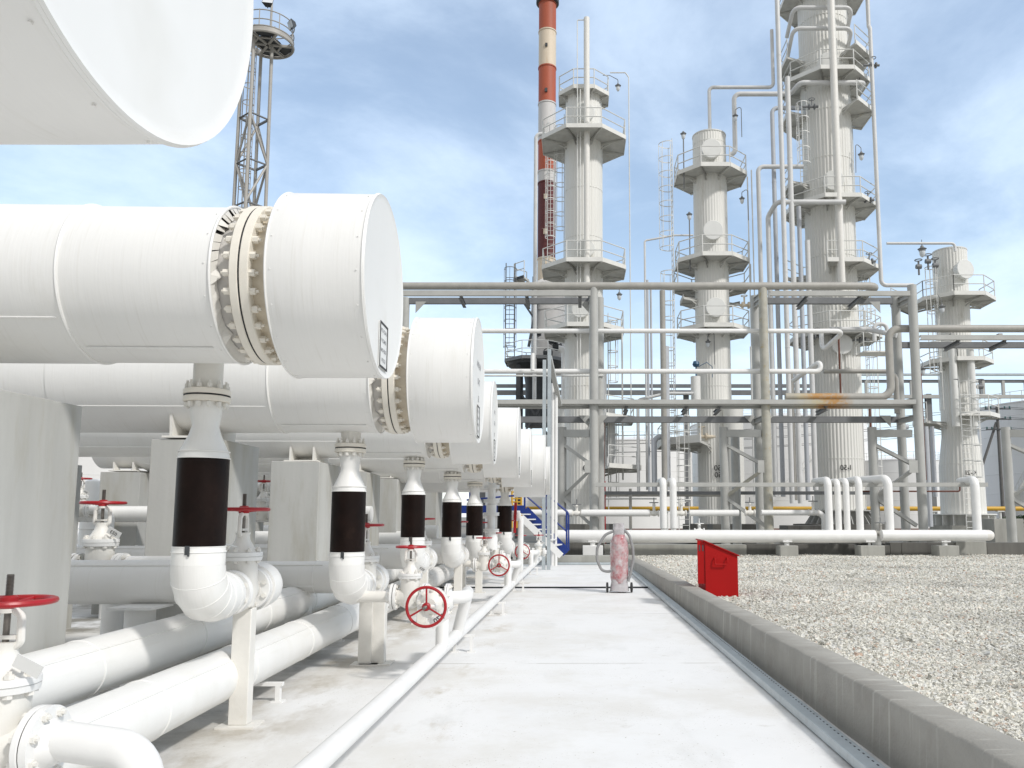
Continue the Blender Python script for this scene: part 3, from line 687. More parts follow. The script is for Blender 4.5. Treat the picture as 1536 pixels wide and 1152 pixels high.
# ---------------------------------------------------------------- riser pipes with black bands
def drop_pipe(loc, label):
    T = thing("drop_pipe", label, "drop pipe", loc, "black-banded drop pipes under the exchangers"); o = V(loc); Z = (0,0,1)
    L = lambda x, y, z: o + V((x, y, z))
    m = MB(); m.lathe(L(0,0,2.42), Z, [(0,.098),(.40,.098)], n=28); part("nozzle", m, 'cream', T)
    for z in (2.418, 2.368):
        m = MB(); m.lathe(L(0,0,z), Z, [(0,.148),(.005,.155),(.036,.155),(.041,.148)], n=44); part("flange", m, 'flange', T)
    m = MB(); m.lathe(L(0,0,2.409), Z, [(0,.152),(.009,.152)], n=36); part("gasket", m, 'black', T)
    for k in range(12):
        t = 2*math.pi*k/12; q = L(math.cos(t)*.13, math.sin(t)*.13, 2.325); m = MB(); m.tube(q, q+V((0,0,.19)), .009, 6); hexn(m, q+V((0,0,.008)), Z, .03, .018); hexn(m, q+V((0,0,.136)), Z, .03, .018); part("bolt", m, 'cream', T, smooth=0)
    m = MB(); m.lathe(L(0,0,1.97), Z, [(0,.166),(.02,.166),(.05,.158),(.17,.105),(.23,.088),(.30,.098),(.37,.105),(.398,.105)], n=40); m.torus(L(0,0,1.975), Z, .167, .006, 40, 6); m.torus(L(0,0,2.02), Z, .166, .004, 40, 6); part("reducer", m, 'jacket', T)
    m = MB(); m.lathe(L(0,0,1.37), Z, [(0,.163),(.004,.168),(.596,.168),(.6,.163)], n=40); part("black_band", m, 'band', T)
    m = MB(); m.lathe(L(0,0,1.24), Z, [(0,.172),(.10,.172),(.128,.170)], n=40); m.torus(L(0,0,1.33), Z, .172, .006, 40, 6); m.torus(L(0,0,1.365), Z, .17, .004, 40, 6); part("sleeve", m, 'jacket', T)
    e = MB(); pts = []; cc = L(0,.24,1.24); prev = None; n = 40
    for k in range(5):
        t = R(90)*k/4; c = cc + V((0, -math.cos(t)*.24, -math.sin(t)*.24)); d = V((0, math.sin(t), -math.cos(t))); a = V((1,0,0)); b = d.cross(a)
        st_ = 1/math.cos(R(11.25)) if 0 < k < 4 else 1
        i = len(e.v)
        for q in range(n):
            th = 2*math.pi*q/n; e.v.append(c + a*(.174*math.cos(th)) + b*(.174*math.sin(th)*st_))
        if prev is not None: e.bridge(prev, i, n)
        prev = i
        if k: e.torus(c, d, .175, .0035, n, 6)
    e.lathe(cc+V((0,0,-.24)), (0,1,0), [(0,.174),(.12,.174),(.14,.17),(.20,.165)], n=40)
    e.torus(cc+V((0,.12,-.24)), (0,1,0), .174, .003, n, 6)
    part("elbow", e, 'jacket', T)
    m = MB(); m.box(L(.0,-.173,1.345), (.03,.012,.06)); m.box(L(.012,-.18,1.33), (.012,.01,.05)); part("buckle", m, 'dark', T, smooth=0)
    return T
dx = P(302, 760, 5.6).x
DROP = drop_pipe((dx, 5.6, .03), "largest drop pipe with a black band, under the nearest fully seen exchanger")
dinfo = [(523,8.15,-.12,"second drop pipe with a black band, lower and smaller than the nearest one"), (620,11.5,-.06,"third drop pipe with a black band, counted from the near end"),
         (678,14.0,-.12,"fourth drop pipe with a black band, above the cream gate valve"), (712,16.4,-.15,"fifth drop pipe with a black band, beside the slim white branch"), (757,18.6,-.12,"farthest drop pipe with a black band, beside the small red lever")]
DP = [(dx, 5.6, .03)]
for px, Y, dz, lab in dinfo: DP.append((P(px,760,Y).x, Y, dz)); copy_tree(DROP, DP[-1], lab)
hl = ["large header pipe crossing left from the nearest drop pipe's valve", "header pipe crossing left from the second drop pipe's valve", "header pipe crossing left from the third drop pipe's valve", "header pipe crossing left from the fourth drop pipe's valve", "header pipe crossing left from the fifth drop pipe's valve", "header pipe crossing left from the farthest drop pipe's valve"]
vl = ["upright gate valve with red wheel behind the largest black band", "gate valve whose red wheel peeks out right of the second black band", "gate valve whose red wheel peeks out right of the third black band", "gate valve whose red wheel peeks out right of the fourth black band", "gate valve whose red wheel peeks out right of the fifth black band", "gate valve hidden behind the farthest black band"]
sl = ["tall cream post with base plate carrying the nearest upright valve", "cream post carrying the valve behind the second black band", "cream post carrying the valve behind the third black band", "cream post carrying the valve behind the fourth black band", "cream post carrying the valve behind the fifth black band", "cream post carrying the valve behind the farthest black band"]
def post(x, y, h, w, label, plate=True, z0=0):
    T = thing("pipe_post", label, "pipe support", (x, y, z0), "cream pipe posts with base plates")
    m = MB(); m.beam((x,y,z0+.015), (x,y,h), w, w*.75, up=(0,1,0)); part("post", m, 'cream', T, bevel=.006)
    m = MB(); m.box((x,y,z0+.0075), (w*2.0,w*1.6,.015)); part("base_plate", m, 'cream', T, smooth=0)
    return T
for i, (x, Y, dz) in enumerate(DP):
    zc = 1.0 + dz
    vv = copy_tree(GATE, (x, Y+.74, zc), vl[i], scale=1.25, rotz=R(-90))
    for ch in vv.children:
        if ch.name.startswith('handwheel'): ch.rotation_euler.z = rnd.uniform(0, 2)
    T = thing("header_pipe", hl[i], "pipe", (x, Y+1.3, zc), "header pipes crossing left at valve height")
    m = MB(); m.path([(x,Y+.98,zc),(x,Y+1.32,zc+.01),(x-.5,Y+1.32,zc+.02),(x-9,Y+1.32,zc+.02)], .185, 28, bend=.24, segs=6); part("pipe", m, 'jacket', T)
    m = MB()
    for t in (.7, 1.9, 3.2, 4.6): m.torus((x-t,Y+1.32,zc+.02), (1,0,0), .186, .006, 32, 6)
    m.tube((x-.6,Y+1.32-.12,zc+.165), (x-8,Y+1.32-.12,zc+.165), .008, 6)
    part("seam_band", m, 'jacket', T)
    post(x+.02, Y+.80, zc-.14, .145, sl[i])
post(P(567,940,9.0).x, 9.0, .72, .17, "short cream post with base plate under the nearest cream elbow")
post(P(692,880,15.6).x, 15.6, .64, .17, "short cream post under the rusty tan elbow")

# ---------------------------------------------------------------- long floor pipes and their stands
def floor_pipe(x, z, r, y0, y1, label):
    T = thing("floor_pipe", label, "pipe", (x, (y0+y1)/2, z)); m = MB(); m.tube((x,y0,z), (x,y1,z), r, 36); part("pipe", m, 'jacket', T)
    m = MB(); y = y0+.8
    while y < y1: m.torus((x,y,z), (0,1,0), r, .006, 36, 6); y += 1.45
    m.tube((x+r*.72,y0,z+r*.70), (x+r*.72,y1,z+r*.70), .006, 6); part("seam_band", m, 'jacket', T)
floor_pipe(-2.72, .36, .195, 1.6, 24, "thick white floor pipe, the lower one of the parallel pair")
floor_pipe(-3.14, .62, .185, 1.6, 24, "thick white floor pipe, the upper one of the parallel pair nearer the piers")
def stand(x, y, w, h, label, grp):
    T = thing("pipe_stand", label, "pipe support", (x, y, 0), grp)
    for s in (-1, 1):
        m = MB(); m.beam((x+s*w/2,y,.01), (x+s*w/2,y,h-.03), .04, .05, up=(0,1,0)); m.box((x+s*w/2,y,.006), (.10,.10,.012)); part("leg", m, 'white', T, smooth=0)
    m = MB(); m.beam((x-w/2-.04,y,h-.015), (x+w/2+.04,y,h-.015), .05, .03); part("crossbar", m, 'white', T, smooth=0)
for y, lab in ((9.75,"nearest low stand under the thin walkway pipe, right of the large red wheel"),(13.4,"low stand under the thin walkway pipe, second from the near end"),(17.6,"low stand under the thin walkway pipe, third from the near end"),(22.6,"farthest low stand under the thin walkway pipe")):
    stand(LPXf(y), y, .20, LPZ-LPR+.0, lab, "low stands under the thin walkway pipe")
for y, lab in ((7.2,"nearest low frame under the thick floor pipe pair"),(10.6,"low frame under the thick floor pipes beside the cream post"),(14.4,"farther low frame under the thick floor pipe pair"),(19,"farthest low frame under the thick floor pipe pair")):
    stand(-2.72, y, .42, .165, lab, "low frames under the thick floor pipes")
# round pedestals with top plates under the header pipes
def pedestal(x, y, h, r, label):
    T = thing("pedestal", label, "pipe support", (x, y, 0), "round white pedestals under the header pipes")
    m = MB(); m.lathe((x,y,0), (0,0,1), [(0,r),(h-.02,r)], n=24); part("column", m, 'white', T)
    m = MB(); m.box((x,y,h-.01), (r*3.1,r*3.1,.02)); part("top_plate", m, 'white', T, smooth=0)
pedestal(P(210,930,6.67).x, 6.67, .88, .115, "round white pedestal under the nearest header pipe, wide plate on top")
pedestal(P(172,920,9.5).x, 9.47, .82, .12, "round white pedestal left of and behind the wide-plated one")
pedestal(P(455,860,9.47).x, 9.47, .82, .11, "round white pedestal right of the second pier")
pedestal(P(520,850,12.8).x, 12.82, .85, .11, "round white pedestal between the third and fourth piers")
# background valves and pipes seen between the piers
bx = P(150, 830, 7.5).x
copy_tree(GATE, (bx, 7.5, 1.10), "upright gate valve with red wheel between the first and second piers", scale=1.25)
m = MB(); m.path([(bx+.28,7.5,1.10),(bx+.75,7.5,1.10),(bx+.8,8.6,1.10)], .14, 24, bend=.25); m.tube((bx-.28,7.5,1.1),(bx-3,7.5,1.1),.14,24); solo("branch_pipe", m, 'jacket', "short white branch pipe through the valve between the first two piers", "pipe")
for px, py, Y, lab in ((396,722,12.6,"small valve with red wheel above the third pier's left side"),(122,718,13,"small valve with red wheel just right of the first pier's edge"),(985-560,690,15,"small valve with thin stem behind the third pier")):
    q = P(px, py, Y); v = copy_tree(GATE, (q.x, Y, q.z-.5), lab)
    m = MB(); m.path([(q.x-.2,Y,q.z-.5),(q.x-.6,Y,q.z-.5),(q.x-.6,Y,.0)], .07, 14); m.path([(q.x+.2,Y,q.z-.5),(q.x+.5,Y,q.z-.5),(q.x+.5,Y,.0)], .07, 14)
    solo("valve_loop_pipe", m, 'white', "thin white pipe loop under the " + lab.replace("small valve with red wheel", "small valve").replace("small valve with thin stem", "thin-stemmed valve"), "pipe")
for i, (px, Y, r, z1, lab) in enumerate(((141,15,.2,2.3,"white upright vessel just right of the first pier"),(188,16,.42,2.2,"wide white upright drum left of the second pier"),(215,14.5,.35,1.75,"low white drum against the second pier"),(445,17.8,.3,2.2,"white upright drum behind the third pier"))):
    x = P(px, 740, Y).x; m = MB(); m.lathe((x,Y,0), (0,0,1), [(0,r*.8),(.3,r*.8),(.31,r),(z1-.15,r),(z1-.05,r*.85),(z1,r*.4)], n=32); m.torus((x,Y,z1*.6),(0,0,1),r,.012,32,6); m.torus((x,Y,.32),(0,0,1),r,.012,32,6)
    solo("process_drum", m, 'jacket', lab, "vessel", smooth=40)
for py, Y, r, lab in ((771,13.2,.13,"thin white cross pipe at wheel height behind the first valve gap"),(812,16,.2,"thicker white cross pipe low behind the second pier"),(800,20,.2,"far white cross pipe low in the shade under the exchangers")):
    q = P(150, py, Y); m = MB(); m.tube((-14,Y,q.z),(-3.2,Y,q.z),r,20)
    for t in range(8): m.torus((-13+t*1.3,Y,q.z),(1,0,0),r,.007,24,6)
    for x in (-12,-8.6,-5.2): m.tube((x,Y,0),(x,Y,q.z),r*.55,12)
    solo("cross_pipe", m, 'jacket', lab, "pipe")
# small branch with lever right of the fifth drop pipe
T = thing("branch_line", "slim white flanged branch beside the fifth black band", "pipe", (P(737,770,17.2).x,17.2,0)); x = P(737,770,17.2).x
m = MB(); m.lathe((x,17.2,.9),(0,0,1),[(0,.14),(.25,.14),(.4,.085),(.75,.085),(.76,.11),(.95,.11),(.96,.085),(1.55,.085)],n=24); part("pipe", m, 'white', T)
for z in (1.27,1.62,1.9,2.2): m = MB(); m.lathe((x,17.2,z),(0,0,1),[(0,.17),(.03,.17),(.0301,.16),(.04,.16),(.0401,.17),(.07,.17)],n=24); part("flange", m, 'white', T)
T = thing("lever_valve", "small ball valve with upright red lever before the blue stair", "valve", (P(774,770,20).x,20,1.3)); q = P(774,770,20)
m = MB(); m.tube((q.x-.9,20,1.62),(q.x+.12,20,1.62),.07,14); m.lathe((q.x-.1,20,1.62),(1,0,0),[(0,.13),(.2,.13)],n=20); m.tube((q.x-.9,20,1.62),(q.x-.9,20,0),.07,14); m.tube((q.x+.12,20,1.62),(q.x+.12,20,0),.07,14); part("body", m, 'white', T)
m = MB(); m.beam((q.x,19.85,1.95),(q.x-.02,19.85,1.2),.07,.05); part("lever", m, 'red', T, bevel=.01)
# ================================================================ PLANT BEHIND THE WALKWAY
# local frame: u across, d away from the viewer, z up (the plant stands square to this frame)
_G = V((-math.sin(YAW), math.cos(YAW), 0)); CP, SP = math.cos(PITCH), math.sin(PITCH)
def W(u, d, z): return V((0, 0, z)) + _R*u + _G*d
def zof(y, d):              # height of a point seen at row y, distance d
    k = (PPY-y)/FPX; return CAM_H + d*(SP + k*CP)/(CP - k*SP)
def dep(d, z): return d*CP + (z-CAM_H)*SP
def uof(px, d, z): return (px-PPX)/FPX*dep(d, z)
def sz(p, d, z): return p/FPX*dep(d, z)
def Q(px, py, d): z = zof(py, d); return W(uof(px, d, z), d, z)
EU = _R; EZ = V((0, 0, 1))
def turtle(px, py, d, moves):
    z = zof(py, d); u = uof(px, d, z); pts = [W(u, d, z)]
    for k, a in moves:
        if k == 'v': z = zof(a, d)
        elif k == 'h': u = uof(a, d, z)
        elif k == 'd': d = d + a
        elif k == 'z': z = a
        elif k == 'p': px_, py_, d = a; z = zof(py_, d); u = uof(px_, d, z)
        pts.append(W(u, d, z))
    return pts
def pipe(name, label, start, moves, rp, mat='pipe2', group=None, bend=None, n=12, clamp=()):
    pts = turtle(*start, moves); d = start[2]; r = sz(rp, d, zof(start[1], d))
    m = MB(); m.path(pts, r, n, bend=bend or r*2.6, segs=5)
    for t in clamp:
        a, b = pts[t], pts[t+1]; L = (b-a).length; k = int(L/4)
        for i in range(1, k): q = a.lerp(b, i/k); m.lathe(q, (b-a), [(-.02, r*1.07), (.02, r*1.07)], n=n)
    return solo(name, m, mat, label, "pipe", group)
def octo(c, RR, k): t = R(-90-22.5+45*k)+YAW; return c + V((RR*math.cos(t), RR*math.sin(t), 0))
def railing(mb, pts, h=1.1, r=.033, closed=False, sub=True):
    n = len(pts)
    for i, p in enumerate(pts):
        mb.tube(p, p+EZ*h, r, 6)
        if i < n-1 or closed:
            q = pts[(i+1) % n]
            for hh in (h, h*.52): mb.tube(p+EZ*hh, q+EZ*hh, r*.9, 6)
            if sub and (q-p).length > 1.3: mq = p.lerp(q, .5); mb.tube(mq, mq+EZ*h, r, 6)
def platform(T, c, RR, ri, sides=range(8), mat='deck', rail=True, toe=.14, th=.10):
    """octagonal gallery; sides: which of the eight bays exist (0 faces the viewer)"""
    sides = list(sides); dk = MB(); un = MB()
    for k in sides:
        o0, o1, i0, i1 = octo(c,RR,k), octo(c,RR,k+1), octo(c,ri,k), octo(c,ri,k+1)
        dn = EZ*-.04
        un.hull([i0+dn, o0+dn, o1+dn, i1+dn, i0, o0, o1, i1])
        nrm = ((o0+o1)/2 - c).normalized()
        dk.hull([o0-EZ*th, o1-EZ*th, o1-EZ*th+nrm*.03, o0-EZ*th+nrm*.03, o0+EZ*toe, o1+EZ*toe, o1+EZ*toe+nrm*.03, o0+EZ*toe+nrm*.03])
    ks = sorted(set(sides) | {k+1 for k in sides})
    for k in ks:
        o0, i0 = octo(c,RR,k), octo(c,ri*.96,k); un.beam(i0-EZ*.16, o0-EZ*.09, .08, .10); un.beam(i0-EZ*.42, i0.lerp(o0,.5)-EZ*.12, .06, .06)
    p = part("platform", un, 'under', T, smooth=0)
    part("fascia", dk, mat, p, smooth=0)
    if rail:
        rl = MB(); runs = []; run = [sides[0]]
        for a, b in zip(sides[:-1], sides[1:]):
            if b == a+1: run.append(b)
            else: runs.append(run); run = [b]
        runs.append(run)
        for rn in runs:
            if len(rn) == 8: railing(rl, [octo(c,RR*.985,k) for k in range(8)], closed=True, sub=False)
            else: railing(rl, [octo(c,RR*.985,k) for k in range(rn[0], rn[-1]+2)], sub=False)
        part("railing", rl, 'rail', p)
    return p
def ladder(T, u, d, z0, z1, face=R(180), w=.45, cage=True, r=.024, mat='rail', step=.32, cr=.36, cz=2.2):
    """ladder at (u,d); face = direction (in the u,d plane, measured from +u) in which the cage stands out"""
    n = _R*math.cos(face) + _G*math.sin(face); s = _R*-math.sin(face) + _G*math.cos(face); b = W(u, d, 0)
    m = MB()
    for k in (-1, 1): m.tube(b+s*(k*w/2)+EZ*z0, b+s*(k*w/2)+EZ*(z1+1.0), r, 6)
    z = z0+.2
    while z < z1: m.tube(b-s*(w/2)+EZ*z, b+s*(w/2)+EZ*z, r*.7, 5); z += step
    ld = part("ladder", m, mat, T)
    if cage:
        m = MB(); z = z0+cz; N = 8; off = [(-w/2-.06,0)] + [(-cr*math.cos(math.pi*i/N), .12+cr*1.25*math.sin(math.pi*i/N)) for i in range(N+1)] + [(w/2+.06,0)]
        zs = []
        while z < z1+1.0:
            zs.append(z); pr = [b+s*a+n*o+EZ*z for a, o in off]
            for p, q in zip(pr[:-1], pr[1:]): m.beam(p, q, .012, .05, up=EZ)
            z += .9
        if zs:
            for i in (1, 3, 5, 7, 9): a, o = off[i]; m.beam(b+s*a+n*o+EZ*zs[0], b+s*a+n*o+EZ*zs[-1], .03, .012)
        part("ladder_cage", m, mat, ld, smooth=0)
    return ld
def manhole(T, u, d, z, rc, rp, ang=0, mat='colw'):
    t = -math.pi/2 + ang; n = _R*math.cos(t) + _G*math.sin(t); o = W(u, d, z) + n*(rc*.92)
    m = MB(); m.lathe(o, n, [(0,rp*.9),(rc*.08+.22,rp*.9),(rc*.08+.222,rp),(rc*.08+.34,rp),(rc*.08+.36,rp*.96)], n=36); return part("manhole", m, mat, T)
def lamp(T, p, r=.14, arm=None, body='rackd'):
    m = MB(); m.lathe(p, (0,0,1), [(0,r*.9),(r*.5,r),(r*.7,r*1.3),(r*1.1,r*.6),(r*1.7,r*.35)], n=14)
    if arm: m.path([p+EZ*r*1.6, p+EZ*(r*1.6+.25)] + arm, .022, 6, bend=.12)
    l_ = part("lamp", m, body, T); g = MB(); g.lathe(p, (0,0,-1), [(0,r*.85),(r*.9,r*.8),(r*1.6,r*.45),(r*1.8,r*.1)], n=14); part("lamp_glass", g, 'lampg', l_)
def column(name, label, px, d, prof, grp=None, ribs=38, ref=800, mat='col'):
    """prof: list of (row, radius in px at that row) from the bottom up"""
    z0 = zof(ref, d); u = uof(px, d, z0); T = thing(name, label, "process column", W(u, d, 0), grp)
    m = MB(); pr = []
    for y, rp in prof:
        z = zof(y, d) if not isinstance(y, tuple) else y[0]; pr.append((z, sz(rp, d, z)))
    m.lathe(W(u,d,0), (0,0,1), pr, ribs=ribs, amp=.022*pr[0][1]); part("shell", m, mat, T, smooth=30)
    b = MB()
    for z in [pr[0][0]+2.9*i for i in range(1, int((pr[-1][0]-pr[0][0])/2.9)+1)]:
        r = None
        for (za, ra), (zb, rb) in zip(pr[:-1], pr[1:]):
            if za <= z <= zb and zb > za: r = ra + (rb-ra)*(z-za)/(zb-za)
        if r: b.lathe(W(u,d,z), (0,0,1), [(-.02,r*1.026),(.02,r*1.026)], n=60)
    part("cladding_band", b, mat, T)
    return T, u, pr
def rad(pr, z):
    for (za, ra), (zb, rb) in zip(pr[:-1], pr[1:]):
        if za <= z <= zb: return ra + (rb-ra)*((z-za)/(zb-za) if zb > za else 0)
    return pr[-1][1]
def gallery(T, u, d, pr, y, hp, sides=range(8), **k):
    z = zof(y, d); RR = sz(hp, d, z)/.98; z = zof(y, d-.92*RR)+.13; RR = sz(hp, d, z)/.98; return platform(T, W(u, d, z), RR, rad(pr, z)*1.03, sides, **k), z
CD = 45.0
# ---- column 1
T, u, pr = column("process_column", "leftmost process column, in front of the red and white chimney, small gallery at its top", 876, CD, [((.2,),28.5),(690,28.5),(200,27.5),(140,26)])
for y, hp, sd in ((133,39,range(8)),(192,65,range(8)),(393,65,range(8)),(490,62,range(8)),(626,78,(1,2)),(702,88,(1,2))): gallery(T, u, CD, pr, y, hp, sd)
for y, a in ((166,4),(371,4),(462,-8)): z = zof(y, CD-1.5); manhole(T, u, CD, z, rad(pr,z), sz(13.5,CD,z), R(a))
ladder(T, uof(846,CD,zof(300,CD)), CD+.5, zof(393,CD), zof(192,CD), R(180)); ladder(T, uof(908,CD,zof(560,CD))+.2, CD+.9, zof(626,CD), zof(490,CD), R(0)); ladder(T, uof(912,CD,zof(660,CD)), CD-.6, zof(770,CD), zof(640,CD), R(0), cz=.8)
p = Q(927,131,CD-.6); lamp(T, p, .14, [p+EZ*.75-_R*.5, p+EZ*.75-_R*.9])
p = Q(929,444,CD-.6); lamp(T, p, .14, [p+EZ*.8-_R*.5])
m = MB(); m.path(turtle(905,702,CD-.3,[('v',640),('p',(905,560,CD-.3))]), .2, 12); m.lathe(W(uof(917,CD-.2,4),CD-.2,0),(0,0,1),[(zof(700,CD),.13),(zof(690,CD),.16),(zof(684,CD),.24),(zof(612,CD),.24)],n=20); part("level_gauge", m, 'pipe2', T)
lettering("I-50", .40, W(u+.25, CD-rad(pr,4)-.06, zof(704,CD)), _R, EZ, 'ink', T, mirrored=True)
b = MB(); b.lathe(W(u,CD,.2),(0,0,1),[(0,1.7),(1.0,1.7)],n=8); solo("column_footing", b, 'dconc', "dark concrete footing under the leftmost column", "footing", "dark concrete footings of the columns", smooth=0)
vt = MB(); vt.path(turtle(880,27,CD-1.75,[('v',432)]), sz(4.4,CD,20), 14); solo("vent_pipe", vt, 'cream', "tall cream vent pipe rising above the leftmost column, in front of it", "pipe")
pipe("instrument_tube", "pair-left thin tube looping over beside the leftmost column's vent pipe", (877,30,CD-1.75), [('h',866),('v',600)], .8, 'rail', "thin tubes down the leftmost column", n=6)
pipe("instrument_tube", "thin tube close beside the leftmost column's vent pipe, right one of the two", (870.5,134,CD-1.8), [('v',600)], .8, 'rail', "thin tubes down the leftmost column", n=6)
pipe("conduit", "thin bent conduit hanging from the leftmost column's top gallery, right side", (915,109,CD-.8), [('h',938),('p',(943,116,CD-.8)),('v',600)], .9, 'rail', n=6)
# ---- column 2
T, u, pr = column("process_column", "middle slim process column with three white round manhole covers facing forward", 1075, CD, [((.2,),25.5),(640,25.5),(300,24.5),(206,24)])
m = MB(); m.lathe(W(u,CD,pr[-1][0]),(0,0,1),[(-.02,pr[-1][1]*1.05),(.04,pr[-1][1]*1.05),(.12,pr[-1][1]*.8),(.30,pr[-1][1]*.2)],n=40); part("top_cap", m, 'rail', T)
for y, hp, sd in ((250,54,range(8)),(384,55,range(8)),(491,54,range(8))): gallery(T, u, CD, pr, y, hp, sd)
gallery(T, u, CD, pr, 418, 58, (2,3,4,5,6), mat='tan', toe=.05); gallery(T, u, CD, pr, 441, 48, (3,4,5,6), mat='under', rail=False)
gallery(T, u, CD, pr, 664, 88, (5,6,7), toe=.3)
for y, px in ((221,0),(344,0),(460,3)): z = zof(y, CD-1.4); manhole(T, u, CD, z, rad(pr,z), sz(14.5,CD,z), R(-4+px))
ladder(T, uof(1007,CD,zof(300,CD)), CD-.3, zof(430,CD), zof(240,CD), R(180), w=.75, cr=.5); ladder(T, uof(1010,CD,zof(500,CD)), CD-.3, zof(655,CD), zof(430,CD), R(180), w=.7, cr=.48, cz=.5); ladder(T, uof(1018,CD,zof(740,CD)), CD-2.2, .3, zof(655,CD)+.6, R(-90), w=.55)
for px, py in ((1025,203),(1034,324)): 
    p = Q(px, py, CD-1); m = MB(); m.tube(p-EZ*3.2, p, .035, 6); part("lamp_pole", m, 'rackd', T); lamp(T, p, .14)
for px, py in ((1113,300),(1103,176),(1062,515)):
    p = Q(px, py, CD-1.2); lamp(T, p, .13, [p+EZ*.7+_R*.35, p-EZ*1.2+_R*.35])
m = MB()
for px, py, dd in ((1040,215,0),(1046,351,0),(1110,458,-1),(1046,655,-1)):
    p = Q(px, py, CD+dd*.9); m.tube(p, p+_R*1.0, .09, 10); m.lathe(p+_R*.1, _R, [(0,.2),(.08,.2)], n=14); m.lathe(p+_R*.45, _R, [(0,.2),(.08,.2)], n=14); m.tube(p+_R*.25, p+_R*.25+EZ*.5, .05, 8); m.torus(p+_R*.25+EZ*.55, EZ, .17, .025, 16, 6)
part("nozzle_valve", m, 'tan', T)
p = Q(1044,550,CD-1.6); m = MB(); m.lathe(p, (0,0,1), [(0,.14),(.12,.2),(.3,.14)], n=14); m.path([p, p-EZ*.9], .04, 6); m.path([p+_R*.15, p+_R*.6+EZ*.25, p+_R*.9, p+_R*.9-EZ*.6], .02, 6); part("transmitter", m, 'bluelamp', T)
m = MB(); m.path(turtle(1044,612,CD-1.6,[('v',565)]), .27, 16); part("level_gauge", m, 'colw', T)
m = MB(); z = zof(612,CD); m.lathe(W(u+.85,CD-1.1,0),(0,0,1),[(.3,.55),(zof(640,CD),.55),(zof(612,CD),.58)],n=32); part("skirt_pipe", m, 'col', T)
lettering("K-50\nB-50", .42, W(u+.16, CD-rad(pr,4)-.07, zof(709,CD)), _R, EZ, 'ink', T, mirrored=True, spacing=.9)
b = MB(); b.lathe(W(u,CD,.2),(0,0,1),[(0,1.9),(1.0,1.9)],n=8)
solo("column_footing", b, 'dconc', "dark concrete footing under the middle slim column", "footing", "dark concrete footings of the columns", smooth=0)
# ---- column 3
T, u, pr = T3c = column("process_column", "tallest and thickest process column, running out of the top of the photo", 1262, CD, [((1.9,),36.5),(600,36),(300,35.5),(150,35),(-60,35)], ribs=46)
for y, hp, sd, k in ((104,62,range(8),{}),(296,66,range(8),{}),(393,66,(0,1,2,3,4,5),{}),(499,66,range(8),{}),(-32,62,range(8),{}),(66,66,(1,2,6,5),{}),(150,66,(1,2,6,5),{}),(258,66,(6,5),{})): gallery(T, u, CD, pr, y, hp, sd, **k)
for y, a in ((90,-10),(268,-8),(515,-4)): z = zof(y, CD-1.9); manhole(T, u, CD, z, rad(pr,z), sz(15,CD,z), R(a))
ladder(T, uof(1285,CD,zof(200,CD)), CD+.9, zof(296,CD), zof(104,CD), R(0), cage=False); ladder(T, uof(1297,CD,zof(440,CD)), CD+.6, zof(499,CD), zof(393,CD), R(0), cz=1); ladder(T, uof(1304,CD,zof(650,CD)), CD-.2, .4, zof(499,CD)+.5, R(0), w=.5)
ladder(T, uof(1196,CD,zof(200,CD)), CD-1.2, zof(290,CD), zof(196,CD), R(-110), cz=1.2)
p = Q(1292,234,CD-1.3); lamp(T, p, .15, [p+EZ*.8-_R*.3, p-EZ*1.0-_R*.35])
p = Q(1290,128,CD-1.3); lamp(T, p, .13, [p+EZ*.7-_R*.3])
for y in (40, 70, 326):
    z = zof(y, CD); m = MB(); pts = [W(u+2.0*math.cos(t), CD+1.85*math.sin(t), z) for t in [R(-170+160*i/14) for i in range(15)]]
    if y < 100: m.path([pts[0]-EZ*.9-_R*.3]+[W(uof(1190,CD-1.8,z),CD-1.8,z), W(uof(1278,CD-1.8,z),CD-1.8,z)]+[W(uof(1277,CD-1.6,z),CD-.6,z-.9)], sz(3,CD,z), 12, bend=.4)
    else: continue
    part("reflux_pipe", m, 'pipe2', T)
lettering("I-50", .40, W(u-.1, CD-rad(pr,4)-.08, zof(704,CD)), _R, EZ, 'ink', T, mirrored=True)
m = MB(); m.lathe(W(u,CD,0),(0,0,1),[(1.2,1.42),(1.9,1.42)],n=40)
for k in range(24):
    t = 2*math.pi*k/24; a = W(u+1.40*math.cos(t), CD+1.40*math.sin(t), 1.2); b_ = W(u+1.95*math.cos(t), CD+1.95*math.sin(t), 1.2)
    m.prism([a, b_, a+EZ*.85], (_R*-math.sin(t)+_G*math.cos(t))*.04)
m.lathe(W(u,CD,0),(0,0,1),[(1.9,1.9),(1.96,1.9)],n=40); part("base_ring", m, 'rack', T, smooth=30)
b = MB(); b.lathe(W(u,CD,.2),(0,0,1),[(0,2.7),(1.0,2.7)],n=8); solo("column_footing", b, 'dconc', "widest dark concrete footing, under the tallest column", "footing", "dark concrete footings of the columns", smooth=0)
